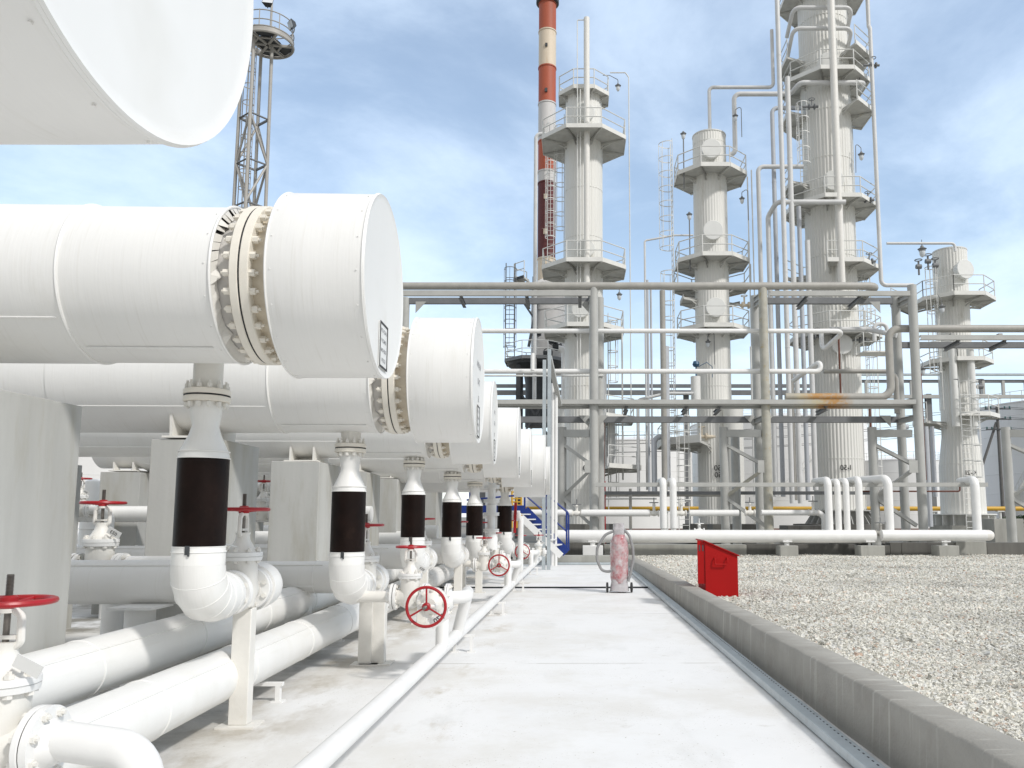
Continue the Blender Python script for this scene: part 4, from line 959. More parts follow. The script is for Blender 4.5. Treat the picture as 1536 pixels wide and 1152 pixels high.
# pipes hanging on the tallest column
T3 = T3c[0]; D4_ = 47.0
FD = CD-2.3
pipe("vent_pipe", "thick cream vertical pipe running down the front of the tallest column", (1244,-60,FD), [('v',300),('v',452),('p',(1281,462,FD+.9))], 5.3, 'cream', n=16)
m1 = pipe("transfer_pipe", "pipe leaving the middle column's top and climbing beside the tallest column", (1065,204,CD), [('v',131),('h',1160),('v',45)], 2.7)
pipe("riser_pipe", "tall pale riser left of the tallest column, leftmost of the two topmost", (1165,-20,FD-.6), [('v',755)], 3.6, group="pale vertical risers left of the tallest column", clamp=(0,))
pipe("riser_pipe", "pale riser left of the tallest column, open end just below its upper gallery", (1181,116,FD-.4), [('v',755)], 3.9, group="pale vertical risers left of the tallest column", clamp=(0,))
pipe("riser_pipe", "pale riser bending right into the tallest column above the small caged platform", (1208,162,FD+1.6), [('h',1158),('v',745)], 3.3, 'pipebl', group="pale vertical risers left of the tallest column", clamp=(1,))
pipe("riser_pipe", "pale riser with a square top bend, next to the middle column's right side", (1205,250,FD+1.2), [('h',1137),('v',470),('h',1131)], 3.3, group="pale vertical risers left of the tallest column")
pipe("riser_pipe", "pale riser bending toward the front of the tallest column at its middle gallery", (1268,303,FD-.4), [('h',1165),('p',(1152,325,FD+.4)),('v',745)], 3.7, group="pale vertical risers left of the tallest column")
pipe("riser_pipe", "short pale riser starting under the tallest column's middle gallery", (1198,310,FD+.4), [('v',750)], 3.4, 'pipebl', group="pale vertical risers left of the tallest column")
pipe("riser_pipe", "shortest pale riser left of the tallest column, open round top", (1211,361,FD+.3), [('v',735)], 3.9, group="pale vertical risers left of the tallest column")
pipe("riser_pipe", "rust-flecked riser low between the rack post and the tallest column", (1187,560,FD+.8), [('v',750)], 3.5, 'rackp', group="pale vertical risers left of the tallest column")
pipe("overhead_pipe", "pale pipe looping from the middle column's top valve to the tallest column", (1094,232,CD-.8), [('h',1103),('v',141),('h',1186),('p',(1200,124,CD-1.8)),('h',1296),('p',(1290,134,CD-.6))], 3.6)
pipe("downcomer_pipe", "slim pale pipe down the tallest column's right side, ending toward the small right column", (1300,-30,FD+.8), [('v',40),('p',(1305,42,FD+.6)),('v',428),('h',1370)], 3.0)
pipe("overhead_pipe", "thin pale pipe arching to the top of the small right column", (1330,365,CD), [('h',1432),('v',377)], 2.0)
pipe("branch_pipe", "white hooked pipe on the right of the tallest column above the rack", (1312,512,FD-1), [('v',486),('h',1330),('v',510)], 3)
pipe("thin_pipe", "thin pale pipe dropping left of the middle column from its middle gallery", (1040,353,CD-.6), [('h',1012),('p',(967,361,CD-.6)),('v',735)], 1.5, n=8)
pipe("standpipe", "grey standpipe between the leftmost and middle columns, behind the rack", (993.5,436,CD-3), [('v',745)], 4.2, 'rackp', n=14)
pipe("standpipe", "thick grey standpipe left of the middle column, low behind the rack", (997,520,CD-2), [('v',735)], 6.6, 'pipebl', n=16)
pipe("standpipe", "grey pipe with an elbow at gallery height left of the middle column", (1000,655,CD-2.6), [('h',981),('v',742)], 4.2, 'pipebl', n=14)
pipe("standpipe", "pair of slim bluish pipes left of the grey elbow pipe, left one", (971,420,CD-2), [('v',738)], 1.8, 'pipebl', n=8)
pipe("conduit", "thin conduit down the right of the middle column, inner one", (1121,265,CD-1), [('v',600)], 1.0, 'rail', n=6)
pipe("conduit", "thin conduit down the right of the middle column, outer one", (1127,255,CD-1), [('v',600)], 1.0, 'rail', n=6)
pipe("rusty_standpipe", "thin rust-red pipe in front of the tallest column above the rusty beam", (1258,508,FD-.3), [('v',600)], 1.4, 'brownpipe', n=8)
pipe("red_standpipe", "thin bright red standpipe behind the left rack post", (907,722,36), [('v',815)], 1.5, 'red', n=8)
pipe("brown_conduit", "thin brown conduit running up behind the left rack post", (906,625,36), [('v',722)], 1.2, 'brownpipe', n=8)
for px in (1249, 1255): m = MB(); m.tube(Q(px,60,FD+.6), Q(px+8,590,FD+.6), .03, 6); part("tube", m, 'rail', T3)
for px, py in ((1306,98),(1214,160),(1298,300),(1290,510),(1222,505),(1300,392)):
    p = Q(px, py, CD-1.7); m = MB(); m.tube(p-_R*.4, p+_R*.5, .07, 10); m.lathe(p, _R, [(-.03,.17),(.03,.17)], n=14); m.lathe(p+_R*.3, _R, [(-.03,.17),(.03,.17)], n=14); m.tube(p+_R*.15, p+_R*.15+EZ*.45, .035, 6); m.torus(p+_R*.15+EZ*.45, EZ, .16, .022, 14, 6); part("nozzle_valve", m, 'rackd', T3, smooth=30)
# more small pipework between the columns
for lab, st_, mv, r_, mt_ in (
    ("thin pale downpipe just right of the leftmost column's lower gallery", (933,500,CD-1), [('v',720)], 1.3, 'rail'),
    ("pale pipe with a hook top between the leftmost and middle columns at bridge height", (958,745,CD-2), [('v',600),('p',(1000,590,CD-2)),('h',1040)], 2.4, 'pipe2'),
    ("slim bluish pipe of the pair left of the grey elbow pipe, right one", (976,430,CD-2), [('v',738)], 1.6, 'pipebl'),
    ("thin pale pipe crossing behind the rack from the leftmost to the middle column", (905,626,CD-1), [('h',1046)], 1.1, 'rail'),
    ("slim grey pipe hugging the tallest column's lower right edge", (1304,600,CD-1), [('v',790)], 1.6, 'brownpipe'),
    ("bluish pipe with a top elbow between the tallest and right columns", (1362,640,CD-4), [('h',1351),('v',770)], 4.0, 'pipebl'),
    ("leaning bluish pipe left of the right column's ladder, thicker one", (1388,640,D4_-1.5), [('v',790)], 4.2, 'pipebl'),
    ("leaning bluish pipe left of the right column's ladder, thinner one", (1398,640,D4_-1.2), [('v',745)], 3.0, 'pipebl'),
    ("thin dark conduit beside the right rack post", (1381,560,36), [('v',720)], 1.3, 'brownpipe'),
    ("thin rail-like pipe low behind the two capped pipes", (905,748,36), [('h',985)], 1.2, 'rail'),
    ("grey pipe lying low behind the brace frames in front of the column bases", (900,742,38), [('h',1110)], 3.0, 'rackp'),
    ("slim post-like pipe left of the two capped pipes", (946,800,36), [('v',733)], 2.2, 'rackp'),
    ("thin dark pipe hooking down near the right white upright", (1290,737,33.5), [('h',1440),('v',728)], 1.2, 'brownpipe'),
    ("pale pipe rising between the yellowed post and the risers", (1132,745,CD-3), [('v',520)], 1.8, 'rail')):
    pipe("yard_pipe", lab, st_, mv, r_, mt_, n=10)
Tx = thing("access_platform", "small railed access platform with valves at the tallest column's right, behind the rack bend", "platform", W(uof(1318,CD-2.6,8),CD-2.6,zof(520,CD-2.6)))
a = Q(1296,528,CD-3); m = MB(); b_ = a+_R*1.75; m.hull([a, b_, b_+_G*1.2, a+_G*1.2, a+EZ*.08, b_+EZ*.08, b_+_G*1.2+EZ*.08, a+_G*1.2+EZ*.08]); part("deck", m, 'deck', Tx, smooth=0)
m = MB(); railing(m, [a+_G*1.2, a, b_, b_+_G*1.2]); part("railing", m, 'rail', Tx)
# ---- column 4
D4 = 47.0
T, u, pr = column("process_column", "short right-hand column with flared skirt and a forward manhole at its top", 1447, D4, [((1.75,),31),(700,30),(655,24),(560,22.5),(430,23),(378,23.5)], ribs=34)
m = MB(); m.lathe(W(u,D4,pr[-1][0]),(0,0,1),[(-.05,pr[-1][1]*1.04),(.03,pr[-1][1]*1.04),(.12,pr[-1][1]*.7),(.16,.1)],n=40); part("top_cap", m, 'rail', T)
for y, hp, sd in ((443,57,(0,1,2,7,6)),(541,50,(0,1,2,7,6)),(624,54,(1,0,6,7)[:2][::-1]),(630,62,(5,6))): gallery(T, u, D4, pr, y, hp, sd)
gallery(T, u, D4, pr, 430, 84, (5,), mat='rackd')
z = zof(403, D4-1.3); manhole(T, u, D4, z, rad(pr,z), sz(14.5,D4,z), R(14))
ladder(T, uof(1392,D4,zof(500,D4)), D4-1.3, zof(620,D4), zof(430,D4), R(180), w=.5); ladder(T, uof(1425,D4,zof(700,D4)), D4-2.2, .8, zof(600,D4), R(-60), w=.85, cr=.55, cz=3.0)
for px, py in ((1413,463),(1384,556)): p = Q(px, py, D4-1.8); lamp(T, p, .16, [p+EZ*.8-_R*.2])
p = Q(1383,372,CD); lamp(T, p-EZ*.2, .2, [p+EZ*.5])
for px in (1428, 1455):
    m = MB(); m.path(turtle(px, 520, D4-1.6, [('v',640)]), sz(5.2,D4,9), 18); part("reboiler_pipe", m, 'colw', T)
m = MB()
for px, py, s in ((1378,400,1),(1392,392,1),(1403,398,1),(1470,580,1),(1432,580,1)):
    p = Q(px, py, D4-1.6); m.tube(p-EZ*.5, p+EZ*.35, .06, 8); m.torus(p+EZ*.4, EZ, .2, .03, 16, 6); m.lathe(p-_R*.15, _R, [(0,.14),(.3,.14)], n=12)
part("nozzle_valve", m, 'rackd', T)
m = MB(); m.lathe(W(u,D4,0),(0,0,1),[(1.1,1.15),(1.7,1.15),(1.701,1.75),(1.77,1.75)],n=40)
for k in range(16):
    t = 2*math.pi*k/16; a = W(u+1.13*math.cos(t), D4+1.13*math.sin(t), 1.1); b_ = W(u+1.7*math.cos(t), D4+1.7*math.sin(t), 1.1); m.prism([a, b_, b_+EZ*.6, a+EZ*.6], (_R*-math.sin(t)+_G*math.cos(t))*.04)
part("base_ring", m, 'colw', T, smooth=30)
lettering("K-2I", .40, W(u-.05, D4-rad(pr,4)-.1, zof(711,D4)), _R, EZ, 'ink', T, mirrored=True)
b = MB(); b.lathe(W(u,D4,.2),(0,0,1),[(0,2.0),(.9,2.0)],n=8); solo("column_footing", b, 'conc', "lighter concrete footing under the short right column", "footing", "dark concrete footings of the columns", smooth=0)

# ---- chimney and furnace
SD = 54.0
uS = uof(820, SD, zof(300, SD)); T = thing("chimney", "red and white banded chimney with worn maroon lower bands and dark rim", "chimney", W(uS, SD, 0)); o = W(uS, SD, 0)
rs = sz(13.2, SD, zof(250, SD))
for y0, y1, mt in ((430,388,'stackcream'),(388,275,'stackmaroon'),(275,258,'stackwhite'),(258,213,'stackred'),(213,156,'stackwhite'),(156,102,'stackred'),(102,48,'stackcream'),(48,6,'stackred')):
    z0, z1 = zof(y0, SD), zof(y1, SD); m = MB(); m.lathe(o, (0,0,1), [(z0,rs),(z1-.03,rs)], n=48); m.lathe(o, (0,0,1), [(z1-.12,rs*1.06),(z1-.031,rs*1.06)], n=48); part("band", m, mt, T)
m = MB(); z = zof(6, SD); m.lathe(o, (0,0,1), [(z-.05,rs*1.1),(z+.0,rs*1.32),(z+.55,rs*1.32),(z+.56,rs*.9)], n=40); part("rim", m, 'dark', T)
for y, w in ((142,.16),(232,.16),(75,.14),(300,.2),(352,.22)):
    p = W(uS-.05, SD-rs, zof(y, SD)); m = MB(); m.box(p, (w*1.2, .16, w*1.7), YAW); part("sample_port", m, 'dark' if y in (142, 75) else 'stackcream', T, smooth=0)
ladder(T, uof(827,SD,zof(240,SD)), SD-rs-.25, zof(410,SD), zof(205,SD), R(-90), w=.42)
zf0, zf1 = zof(560, SD), zof(430, SD); uF = uof(824, SD, zf1); rf = sz(27, SD, zf1)
m = MB(); m.lathe(W(uF,SD,0),(0,0,1),[(zf0,rf),(zf1,rf),(zf1+.4,rs*1.2)],n=48)
for y in (470, 500): m.lathe(W(uF,SD,0),(0,0,1),[(zof(y,SD),rf*1.03),(zof(y,SD)+.12,rf*1.03)],n=48)
part("furnace_body", m, 'stackwhite', T)
c = W(uof(806,SD,zof(548,SD)), SD-1.0, zof(548, SD)); pf = platform(T, c, sz(49,SD,8), .8, range(8), mat='rackd', toe=.10, th=.12)
m = MB(); m.lathe(c-EZ*.1,(0,0,-1),[(0,2.0),(.2,1.9),(.45,.9),(1.4,.75),(4.3,.75)],n=30)
for a in range(4): t = R(45+90*a); q = c+_R*1.6*math.cos(t)+_G*1.6*math.sin(t); m.beam(q-EZ*.1, V((q.x,q.y,.2)), .3, .3, kind='I')
q = [c+_R*1.6*math.cos(R(45+90*a))+_G*1.6*math.sin(R(45+90*a)) for a in range(4)]
for a in range(4): m.beam(q[a]-EZ*2.0, q[(a+1)%4]-EZ*5.5, .12, .12); m.beam(q[(a+1)%4]-EZ*2.0, q[a]-EZ*5.5, .12, .12)
part("burner_frame", m, 'dark', T, smooth=30)
c2 = W(uof(800,SD,zof(428,SD)), SD-.5, zof(426, SD)); platform(T, c2, sz(30,SD,14), .6, (5,6,7), mat='dark', toe=.1)
ladder(T, uof(768,SD,zof(470,SD)), SD-1.4, zof(545,SD), zof(425,SD), R(-90), w=.62, cr=.42, mat='rackd', cz=.8, r=.035)
m = MB(); p0 = Q(800,455,SD-1.5); m.beam(Q(793,520,SD-1.2), Q(806,452,SD-1.2), .18, .18); m.beam(Q(784,452,SD-1.2), Q(804,482,SD-1.2), .12, .12); m.tube(Q(800,560,SD-2.2), Q(800,415,SD-2.2), .06, 8)
for px, py in ((805,500),(830,512),(822,530),(836,520)):
    p = Q(px, py, SD-2); m.lathe(p, _R, [(-.3,.18),(.3,.18)], n=12); m.torus(p-_G*.2, _G, .3, .03, 16, 6)
part("burner_gear", m, 'dark', T, smooth=30)
pipe("white_standpipe", "slim white pipe beside the chimney, bending in at its worn upper band", (818,201,SD-3), [('h',804),('v',430),('v',600)], 2.9)
pipe("white_standpipe", "thicker white pipe beside the furnace, with a bend at burner height", (838,523,SD-5), [('h',847),('v',700)], 5.2, 'white')
pipe("white_standpipe", "short capped white stub standing on the upper white rack pipe", (799,530,31.8), [('v',556)], 3.0, 'white')
m = MB(); m.path(turtle(842,612,SD-6,[('v',790)]), sz(8,SD,4), 20); solo("white_drum", m, 'colw', "white upright drum low behind the left brace frame", "vessel")
m = MB(); z = zof(664, 48); m.path(turtle(770,664,48,[('h',850)]), sz(12,48,4), 20); solo("white_drum", m, 'colw', "white horizontal drum half hidden behind the galvanised posts", "vessel")

# ---- floodlight mast
MD = 38.0
uM = uof(386, MD, zof(75, MD)); T = thing("floodlight_mast", "grey lattice mast with a round floodlight basket behind the exchangers", "light mast", W(uM, MD, 0))
zt = zof(67, MD)
def leg(k, z): f = z/zt; h = .86*(1-f)+.70*f; a = R(8+90*k); return W(uM+h*math.cos(a), MD+h*math.sin(a), z)
for k in range(4): m = MB(); m.tube(leg(k,0), leg(k,zt), .085, 10); part("leg", m, 'mastp', T)
zs = [0, 1.6, 3.2, 4.8, 6.4, 8.2, zof(310,MD), zof(246,MD), zof(178,MD), zt]
for i in range(2, 9):
    for k in range(4):
        m = MB(); m.beam(leg(k,zs[i]), leg((k+1)%4,zs[i]), .09, .09, kind='L', t=.02); part("brace", m, 'rackd', T, smooth=0)
        if i < 8: m = MB(); p, q = (leg(k,zs[i]), leg((k+1)%4,zs[i+1])) if (i+k) % 2 else (leg((k+1)%4,zs[i]), leg(k,zs[i+1])); m.tube(p, q, .06, 8); part("brace", m, 'mastp', T)
ladder(T, uM-.12, MD, .3, zt, R(180), w=.4, cr=.3, mat='mastp', r=.02)
c = W(uof(402, MD, zt), MD, zt); rb = 1.22
m = MB(); m.torus(c+EZ*.28, EZ, rb, .03, 40, 6); m.lathe(c,(0,0,1),[(0,rb*.98),(.001,rb),(.28,rb),(.281,rb*.98),(.02,rb*.97)],n=48,caps=(False,False)); m.torus(c, EZ, rb, .06, 40, 6)
for k in range(6): t = R(60*k+10); m.beam(c, c+V((rb*math.cos(t), rb*math.sin(t), 0)), .12, .1)
for k in range(6): t = R(60*k+10); t2 = t+R(60); m.beam(c+V((rb*.55*math.cos(t), rb*.55*math.sin(t), 0)), c+V((rb*.55*math.cos(t2), rb*.55*math.sin(t2), 0)), .08, .05)
bk = part("basket", m, 'mastp', T)
m = MB(); m.lathe(c+EZ*.03,(0,0,1),[(0,rb*.55),(.02,rb*.55)],n=32)
for k in (0, 1, 3, 4): t0, t1 = R(60*k+13), R(60*k+67); m.prism([c+EZ*.07+V((rr*math.cos(t), rr*math.sin(t), 0)) for rr, t in ((rb*.57,t0),(rb*.97,t0),(rb*.97,(t0+t1)/2),(rb*.97,t1),(rb*.57,t1))], EZ*.02)
part("deck", m, 'dark', bk, smooth=0)
m = MB()
for h in (.62, 1.1): m.torus(c+EZ*h, EZ, rb, .028, 40, 6)
for k in range(8): t = R(45*k); q = c+V((rb*math.cos(t), rb*math.sin(t), .28)); m.tube(q, q+EZ*.85, .025, 6)
part("railing", m, 'mastp', bk)
m = MB(); m.tube(c+_R*.1-EZ*.2, c+_R*.1+EZ*3.2, .06, 8); part("pole", m, 'mastp', T)
for du, dd, dz, rz, tl in ((1.22,-.2,.95,R(-50),R(20)),(.35,-1.1,1.55,R(10),R(-35)),(.35,-.6,.34,R(-20),R(-20)),(-1.0,-.6,1.3,R(40),R(10))):
    m = MB(); q = c+_R*du+_G*dd+EZ*dz; mt = Matrix.Rotation(rz, 3, 'Z') @ Matrix.Rotation(tl, 3, 'X')
    m.hull([q+mt@V(k) for k in ((-.26,-.06,-.2),(.26,-.06,-.2),(.12,.2,-.1),(-.12,.2,-.1),(-.26,-.06,.2),(.26,-.06,.2),(.12,.2,.1),(-.12,.2,.1))]); m.tube(q, q-EZ*.3, .03, 6); fl = part("floodlight", m, 'dark', T, smooth=0)
    g = MB(); g.quad(*[q+mt@V(k) for k in ((-.24,-.064,-.18),(.24,-.064,-.18),(.24,-.064,.18),(-.24,-.064,.18))]); part("lamp_glass", g, 'lampg', fl, smooth=0)

# ================================================================ PIPE RACK
RD = 32.0
_x = [W(uof(p, RD, zof(600, RD)), RD, 0).x for p in (1165, 1200, 1262, 1285)]
rusty('rackp_rust', 'rackp', *_x); rusty('rack_rust', 'rack', _x[0]+.4, _x[1]+.5, _x[2]-.1, _x[3])
T = thing("pipe_rack", "grey steel pipe rack of posts and beams spanning the yard before the columns", "pipe rack", W(8, RD, 0))
def rp(px, py, d=RD): return Q(px, py, d)
def rpost(px, py, d, rpx, y0, mat='rack', z0=.0):
    z1 = zof(y0, d); u_ = uof(px, d, zof(py, d)); m = MB(); r = sz(rpx, d, 6); m.tube(W(u_,d,z0), W(u_,d,z1), r, 20); m.lathe(W(u_,d,z0),(0,0,1),[(0,r*2),(.03,r*2)],n=4); return part("post", m, mat, T), u_, r
def rbeam(px0, px1, y0, y1, d, kind='C', mat='rack', w=.16):
    ya, yb = zof(y0, d), zof(y1, d); z = (ya+yb)/2; h = abs(ya-yb); m = MB(); m.beam(W(uof(px0,d,z),d,z), W(uof(px1,d,z),d,z), w, h, kind=kind); return part("beam", m, mat, T, smooth=0)
BD = RD+1.5
fp = {}
for px, py, top, mt in ((891,620,432,'rack'),(1149,620,432,'yellowed'),(1374,560,428,'rack')): fp[px] = rpost(px, py, RD, 6.8, top, mt)
bp = {}
for px, py, top, mt in ((607,500,447,'rack'),(900,700,447,'rack'),(1136,600,444,'rack'),(1350,600,444,'rack')): bp[px] = rpost(px, py, BD, 6.5, top, mt)
rbeam(600,886,436,444,RD-.05); rbeam(1155,1367,437,444,RD-.05); rbeam(598,888,447,456,BD,mat='rackd'); rbeam(1143,1343,447,456,BD,mat='rackd',w=.2)
rbeam(690,1372,600,606.5,RD-.2,w=.3,mat='rack_rust'); rbeam(690,1372,607.5,613,RD+.2,kind='I',mat='rack_rust'); rbeam(700,1345,625,634,BD,mat='rackd',w=.22)
rbeam(1380,1600,503,510,RD-.05); rbeam(1352,1600,513.5,522,BD,mat='rackd',w=.2)
z = zof(727, RD-1); 
rbeam(893,1480,724,730,RD-.6,kind='C',w=.22); rbeam(905,1330,737,742,BD+1.2,mat='rackd')
for px, y in ((690,444),(790,446),(870,444),(1210,447),(1290,447),(1030,612),(1080,612),(940,612),(1240,612),(1440,512),(1510,512),(1580,512)):
    zz = zof(y, RD); uu = uof(px, RD, zz); m = MB(); m.beam(W(uu,RD+.05,zz), W(uu,BD-.1,zz-.05), .14, .16, kind='I'); part("cross_beam", m, 'rackd', T, smooth=0)
for px, y0, y1 in ((891,436,446),(1374,437,447),(891,600,628),(1149,600,628),(1374,600,628),(1149,437,447)):
    for y in (y0, y1-2):
        zz = zof(y, RD); uu = uof(px, RD, zz); m = MB(); m.beam(W(uu,RD+.1,zz), W(uu-.15,BD-.1,zz), .18, .22, kind='I'); part("cross_beam", m, 'rack', T, smooth=0)
# knee gussets under the beams
for px, y, s in ((891,636,-1),(891,636,1),(1149,636,-1),(1149,636,1),(1362,636,-1),(607,458,1),(891,458,-1),(1345,458,-1),(1380,512,1)):
    zz = zof(y-6, RD); uu = uof(px, RD, zz)+s*.18; m = MB(); m.prism([W(uu,BD-.2,zz+.35), W(uu+s*.45,BD-.2,zz+.35), W(uu,BD-.2,zz-.15)], _G*.03); part("gusset", m, 'rack', T, smooth=0)
# short braced posts left of each main post
for j, (px, mpx, dd) in enumerate(((843,891,1.0),(1087,1149,1.0),(1311,1374,1.0),(1513,1590,1.0),(1104,1136,2.4))):
    d = RD+dd; mt = 'rack'
    _, us, r = rpost(px, 720, d, 6.6, 641 if j < 4 else 655, mt)
    if j == 4: continue
    um = uof(mpx, RD, zof(650, RD)) if mpx != 1590 else uof(1590, RD, 4)
    zt_ = zof(650, RD)
    m = MB(); m.beam(W(us,d,zof(650,d)), W(um-.15,RD+.05,zt_), .18, .30, kind='box'); part("brace_beam", m, 'rack', T, smooth=0)
    ys_ = [662, 700, 745, 792]
    zz = [zof(y, RD) for y in ys_]
    for k, (a, b_) in enumerate((((us,d,zz[0]),(um,RD,zz[1])), ((um,RD,zz[1]),(us,d,zz[2])), ((us,d,zz[2]),(um,RD,zz[3])))):
        a = V(a); b_ = V(b_); dd_ = (b_-a); e = .07
        m = MB(); m.beam(W(*(a+dd_*e)), W(*(b_-dd_*e)), .13, .13, kind='L', t=.03, up=_G); m.beam(W(*(a+dd_*e+V((0,.16,0)))), W(*(b_-dd_*e+V((0,.16,0)))), .10, .10, kind='L', t=.025, up=_G)
        part("brace", m, 'yellowed' if (j == 1 and k == 1) else 'rack', T, smooth=0)
    for uu, dd2, zz_ in ((um-.2,RD,zz[1]),(us+.2,d,zz[2])):
        m = MB(); m.box(W(uu,dd2-.1,zz_), (.36,.02,.5), YAW); part("gusset", m, 'rack', T, smooth=0)
# pipes carried by the rack
G_ = "pipes carried on the pipe rack"
def tint(rest, spot): return rest
pipe("rack_pipe", "weathered grey pipe lying along the very top of the rack", (560,429,RD-.05), [('h',1316),('d',1.6)], 5.6, 'rackp', G_, n=16, bend=.35)
pipe("rack_pipe", "bright white rack pipe, upper of the two, bending back before the tallest column", (640,496.5,RD+.4), [('h',1266),('p',(1233,527,RD+2.0)),('v',500)], 3.5, 'white', G_, n=14)
pipe("rack_pipe", "bright white rack pipe, lower of the two, hooking up at its right end", (640,557,RD+.4), [('h',1231),('v',542),('p',(1190,571,RD+2.2))], 3.7, 'white', G_, n=14)
pipe("rack_pipe", "pale pipe running on at upper level right of the white hook pipe", (1245,494,RD+2), [('h',1300),('p',(1345,503,RD+1.2))], 3.7, 'pipe2', G_, n=12)
pipe("rack_pipe", "grey pipe, rust orange at its left end, rising and turning right along the upper beam", (1178,595.5,RD+.35), [('h',1337),('v',493),('h',1600)], 5.8, 'rackp_rust', G_, n=16, bend=.45)
pipe("rack_pipe", "grey pipe along the middle rack beam behind the left post", (1235,557,RD+3.2), [('h',1332)], 3.3, 'rackp', G_, n=12)
pipe("rack_pipe", "bluish grey pipe bending upward left of the right rack post", (1346,620,RD+.9), [('v',560),('h',1331)], 4.2, 'rackp', G_, n=14)
pipe("rack_pipe", "thin grey pipe just under the lower white rack pipe", (640,563.5,RD+1.3), [('h',905)], 1.5, 'rail', G_, n=8)
for px in (1433, 1505, 1575):
    zz = zof(500, RD); uu = uof(px, RD, zz); m = MB(); m.box(W(uu,RD+.3,zz-.02), (.16,.2,.14), YAW); part("pipe_shoe", m, 'rack', T, smooth=0)
for px in (1157, 897, 1381): m = MB(); m.tube(W(uof(px,RD,3),RD-.05,.1), W(uof(px,RD,3),RD-.05,zof(625,RD)), .035, 8); part("conduit", m, 'rackp', T)
# galvanised channel posts beside the last exchanger
for px, y0, lab in ((816,540,"left galvanised channel post rising beside the last exchangers"),(823.5,524,"right galvanised channel post with the slanting arm")):
    d = 24.5; T2 = thing("channel_post", lab, "post", W(uof(px,d,3), d, 0)); z1 = zof(y0, d); m = MB(); m.beam(W(uof(px,d,3),d,0), W(uof(px,d,3),d,z1), .11, .09, kind='C', up=_G, t=.02); part("channel", m, 'galv', T2, smooth=0)
    if px > 820:
        m = MB(); m.beam(W(uof(824,d,6),d+.1,zof(535,d)), W(uof(837,d,4.5),d+2.6,zof(607,d+2.6)), .14, .14, kind='C', t=.025); part("arm", m, 'rack', T2, smooth=0)
for px, lab in ((829,"slim white pole right of the galvanised channel posts, nearer one"),(834,"slim white pole right of the galvanised channel posts, farther one")):
    d = 26.5; m = MB(); m.tube(W(uof(px,d,3),d,0), W(uof(px,d,3),d,zof(575,d)), .055, 10); solo("white_pole", m, 'white', lab, "post")

# ================================================================ GROUND-LEVEL PIPING IN FRONT OF THE COLUMNS
LD = 30.4
ys = MB(); ys.quad(W(-45,31.5,.1),W(70,31.5,.1),W(70,75,.1),W(-45,75,.1)); structure("yard_slab", ys, 'earth')
pipe("ground_pipe", "long thick white pipe lying low across the yard from the stair to the blocks", (826,804.5,LD), [('h',1312)], 9.6, 'white', n=20)
gp = pipe("ground_pipe", "thick white pipe lying low at the right, dull capped flange at its end", (1322,803,LD-.1), [('h',1478)], 8.2, 'white', n=20)
m = MB(); p = W(uof(1478,LD-.1,zof(803,LD-.1)), LD-.1, zof(803,LD-.1)); m.lathe(p, _R, [(0,.2),(.14,.2),(.20,.185),(.28,.13),(.31,.03)], n=24); part("end_cap", m, 'cream', gp, label="dull cream domed end cap")
G2 = "white pipe stubs on the low ground pipe"
pipe("upper_pipe", "white pipe one level above the ground pipe, left part by the stair", (700,769.5,LD+1.2), [('h',858)], 5.3, 'white', n=14)
pipe("upper_pipe", "white pipe one level above the ground pipe, between the stair and the two capped pipes", (872,769.5,LD+1.2), [('h',974)], 5.3, 'white', n=14)
pipe("upper_pipe", "white pipe one level above the ground pipe, behind the red box", (1034,769.5,LD+1.2), [('h',1108)], 4.9, 'white', n=14)
pipe("upper_pipe", "white pipe one level above the ground pipe, ending in a drop elbow", (1142,769,LD+1.2), [('h',1236),('v',800)], 4.3, 'white', n=14)
for px, lab in ((995,"left one of two capped white pipes standing together behind the extinguisher"),(1010,"right one of two capped white pipes standing together behind the extinguisher")):
    d = LD+.8; m = MB(); u_ = uof(px, d, 2); r = sz(5.3, d, 2); zt_, zb = zof(721, d), zof(796, d); m.path([W(u_,d+1.2,zt_), W(u_,d,zt_), W(u_,d,zb+.1)], r, 18, bend=r*1.6); m.lathe(W(u_,d,zb+.1), (0,0,-1), [(0,r),(.12,r*.45),(.2,r*.4)], n=18); solo("capped_pipe", m, 'white', lab, "pipe", G2)
for px, y0, y1, r, back, lab in ((1243,720,797,5.6,(1222,725),"white upright stub, leftmost of the cluster below the tallest column"),(1257,722,797,4.6,None,"slim white upright stub, second in the cluster below the tallest column"),(1270,721,797,4.6,None,"slim white upright stub, third in the cluster below the tallest column"),(1289,719,800,5.4,(1270,726),"white upright stub, rightmost of the cluster below the tallest column"),(1333,718,806,6.6,(1292,727),"thick white upright pipe between the brace frame and the cluster"),(1464,720,800,6.4,(1440,726),"white upright pipe rising near the capped right end")):
    d = LD+.2; zt_, zb = zof(y0, d), zof(y1, d); u_ = uof(px, d, 2.0); r_ = sz(r, d, 2)
    m = MB(); pts = [W(u_,d,zb), W(u_,d,zt_)] + [W(uof(back[0],d+1.6,zt_), d+1.6, zt_) if back else W(u_,d+1.4,zt_)]
    m.path(pts, r_, 18, bend=r_*1.6); m.lathe(W(u_,d,zb+.05), (0,0,-1), [(0,r_),(.1,r_*.5)], n=18); solo("white_stub", m, 'white', lab, "pipe", G2)
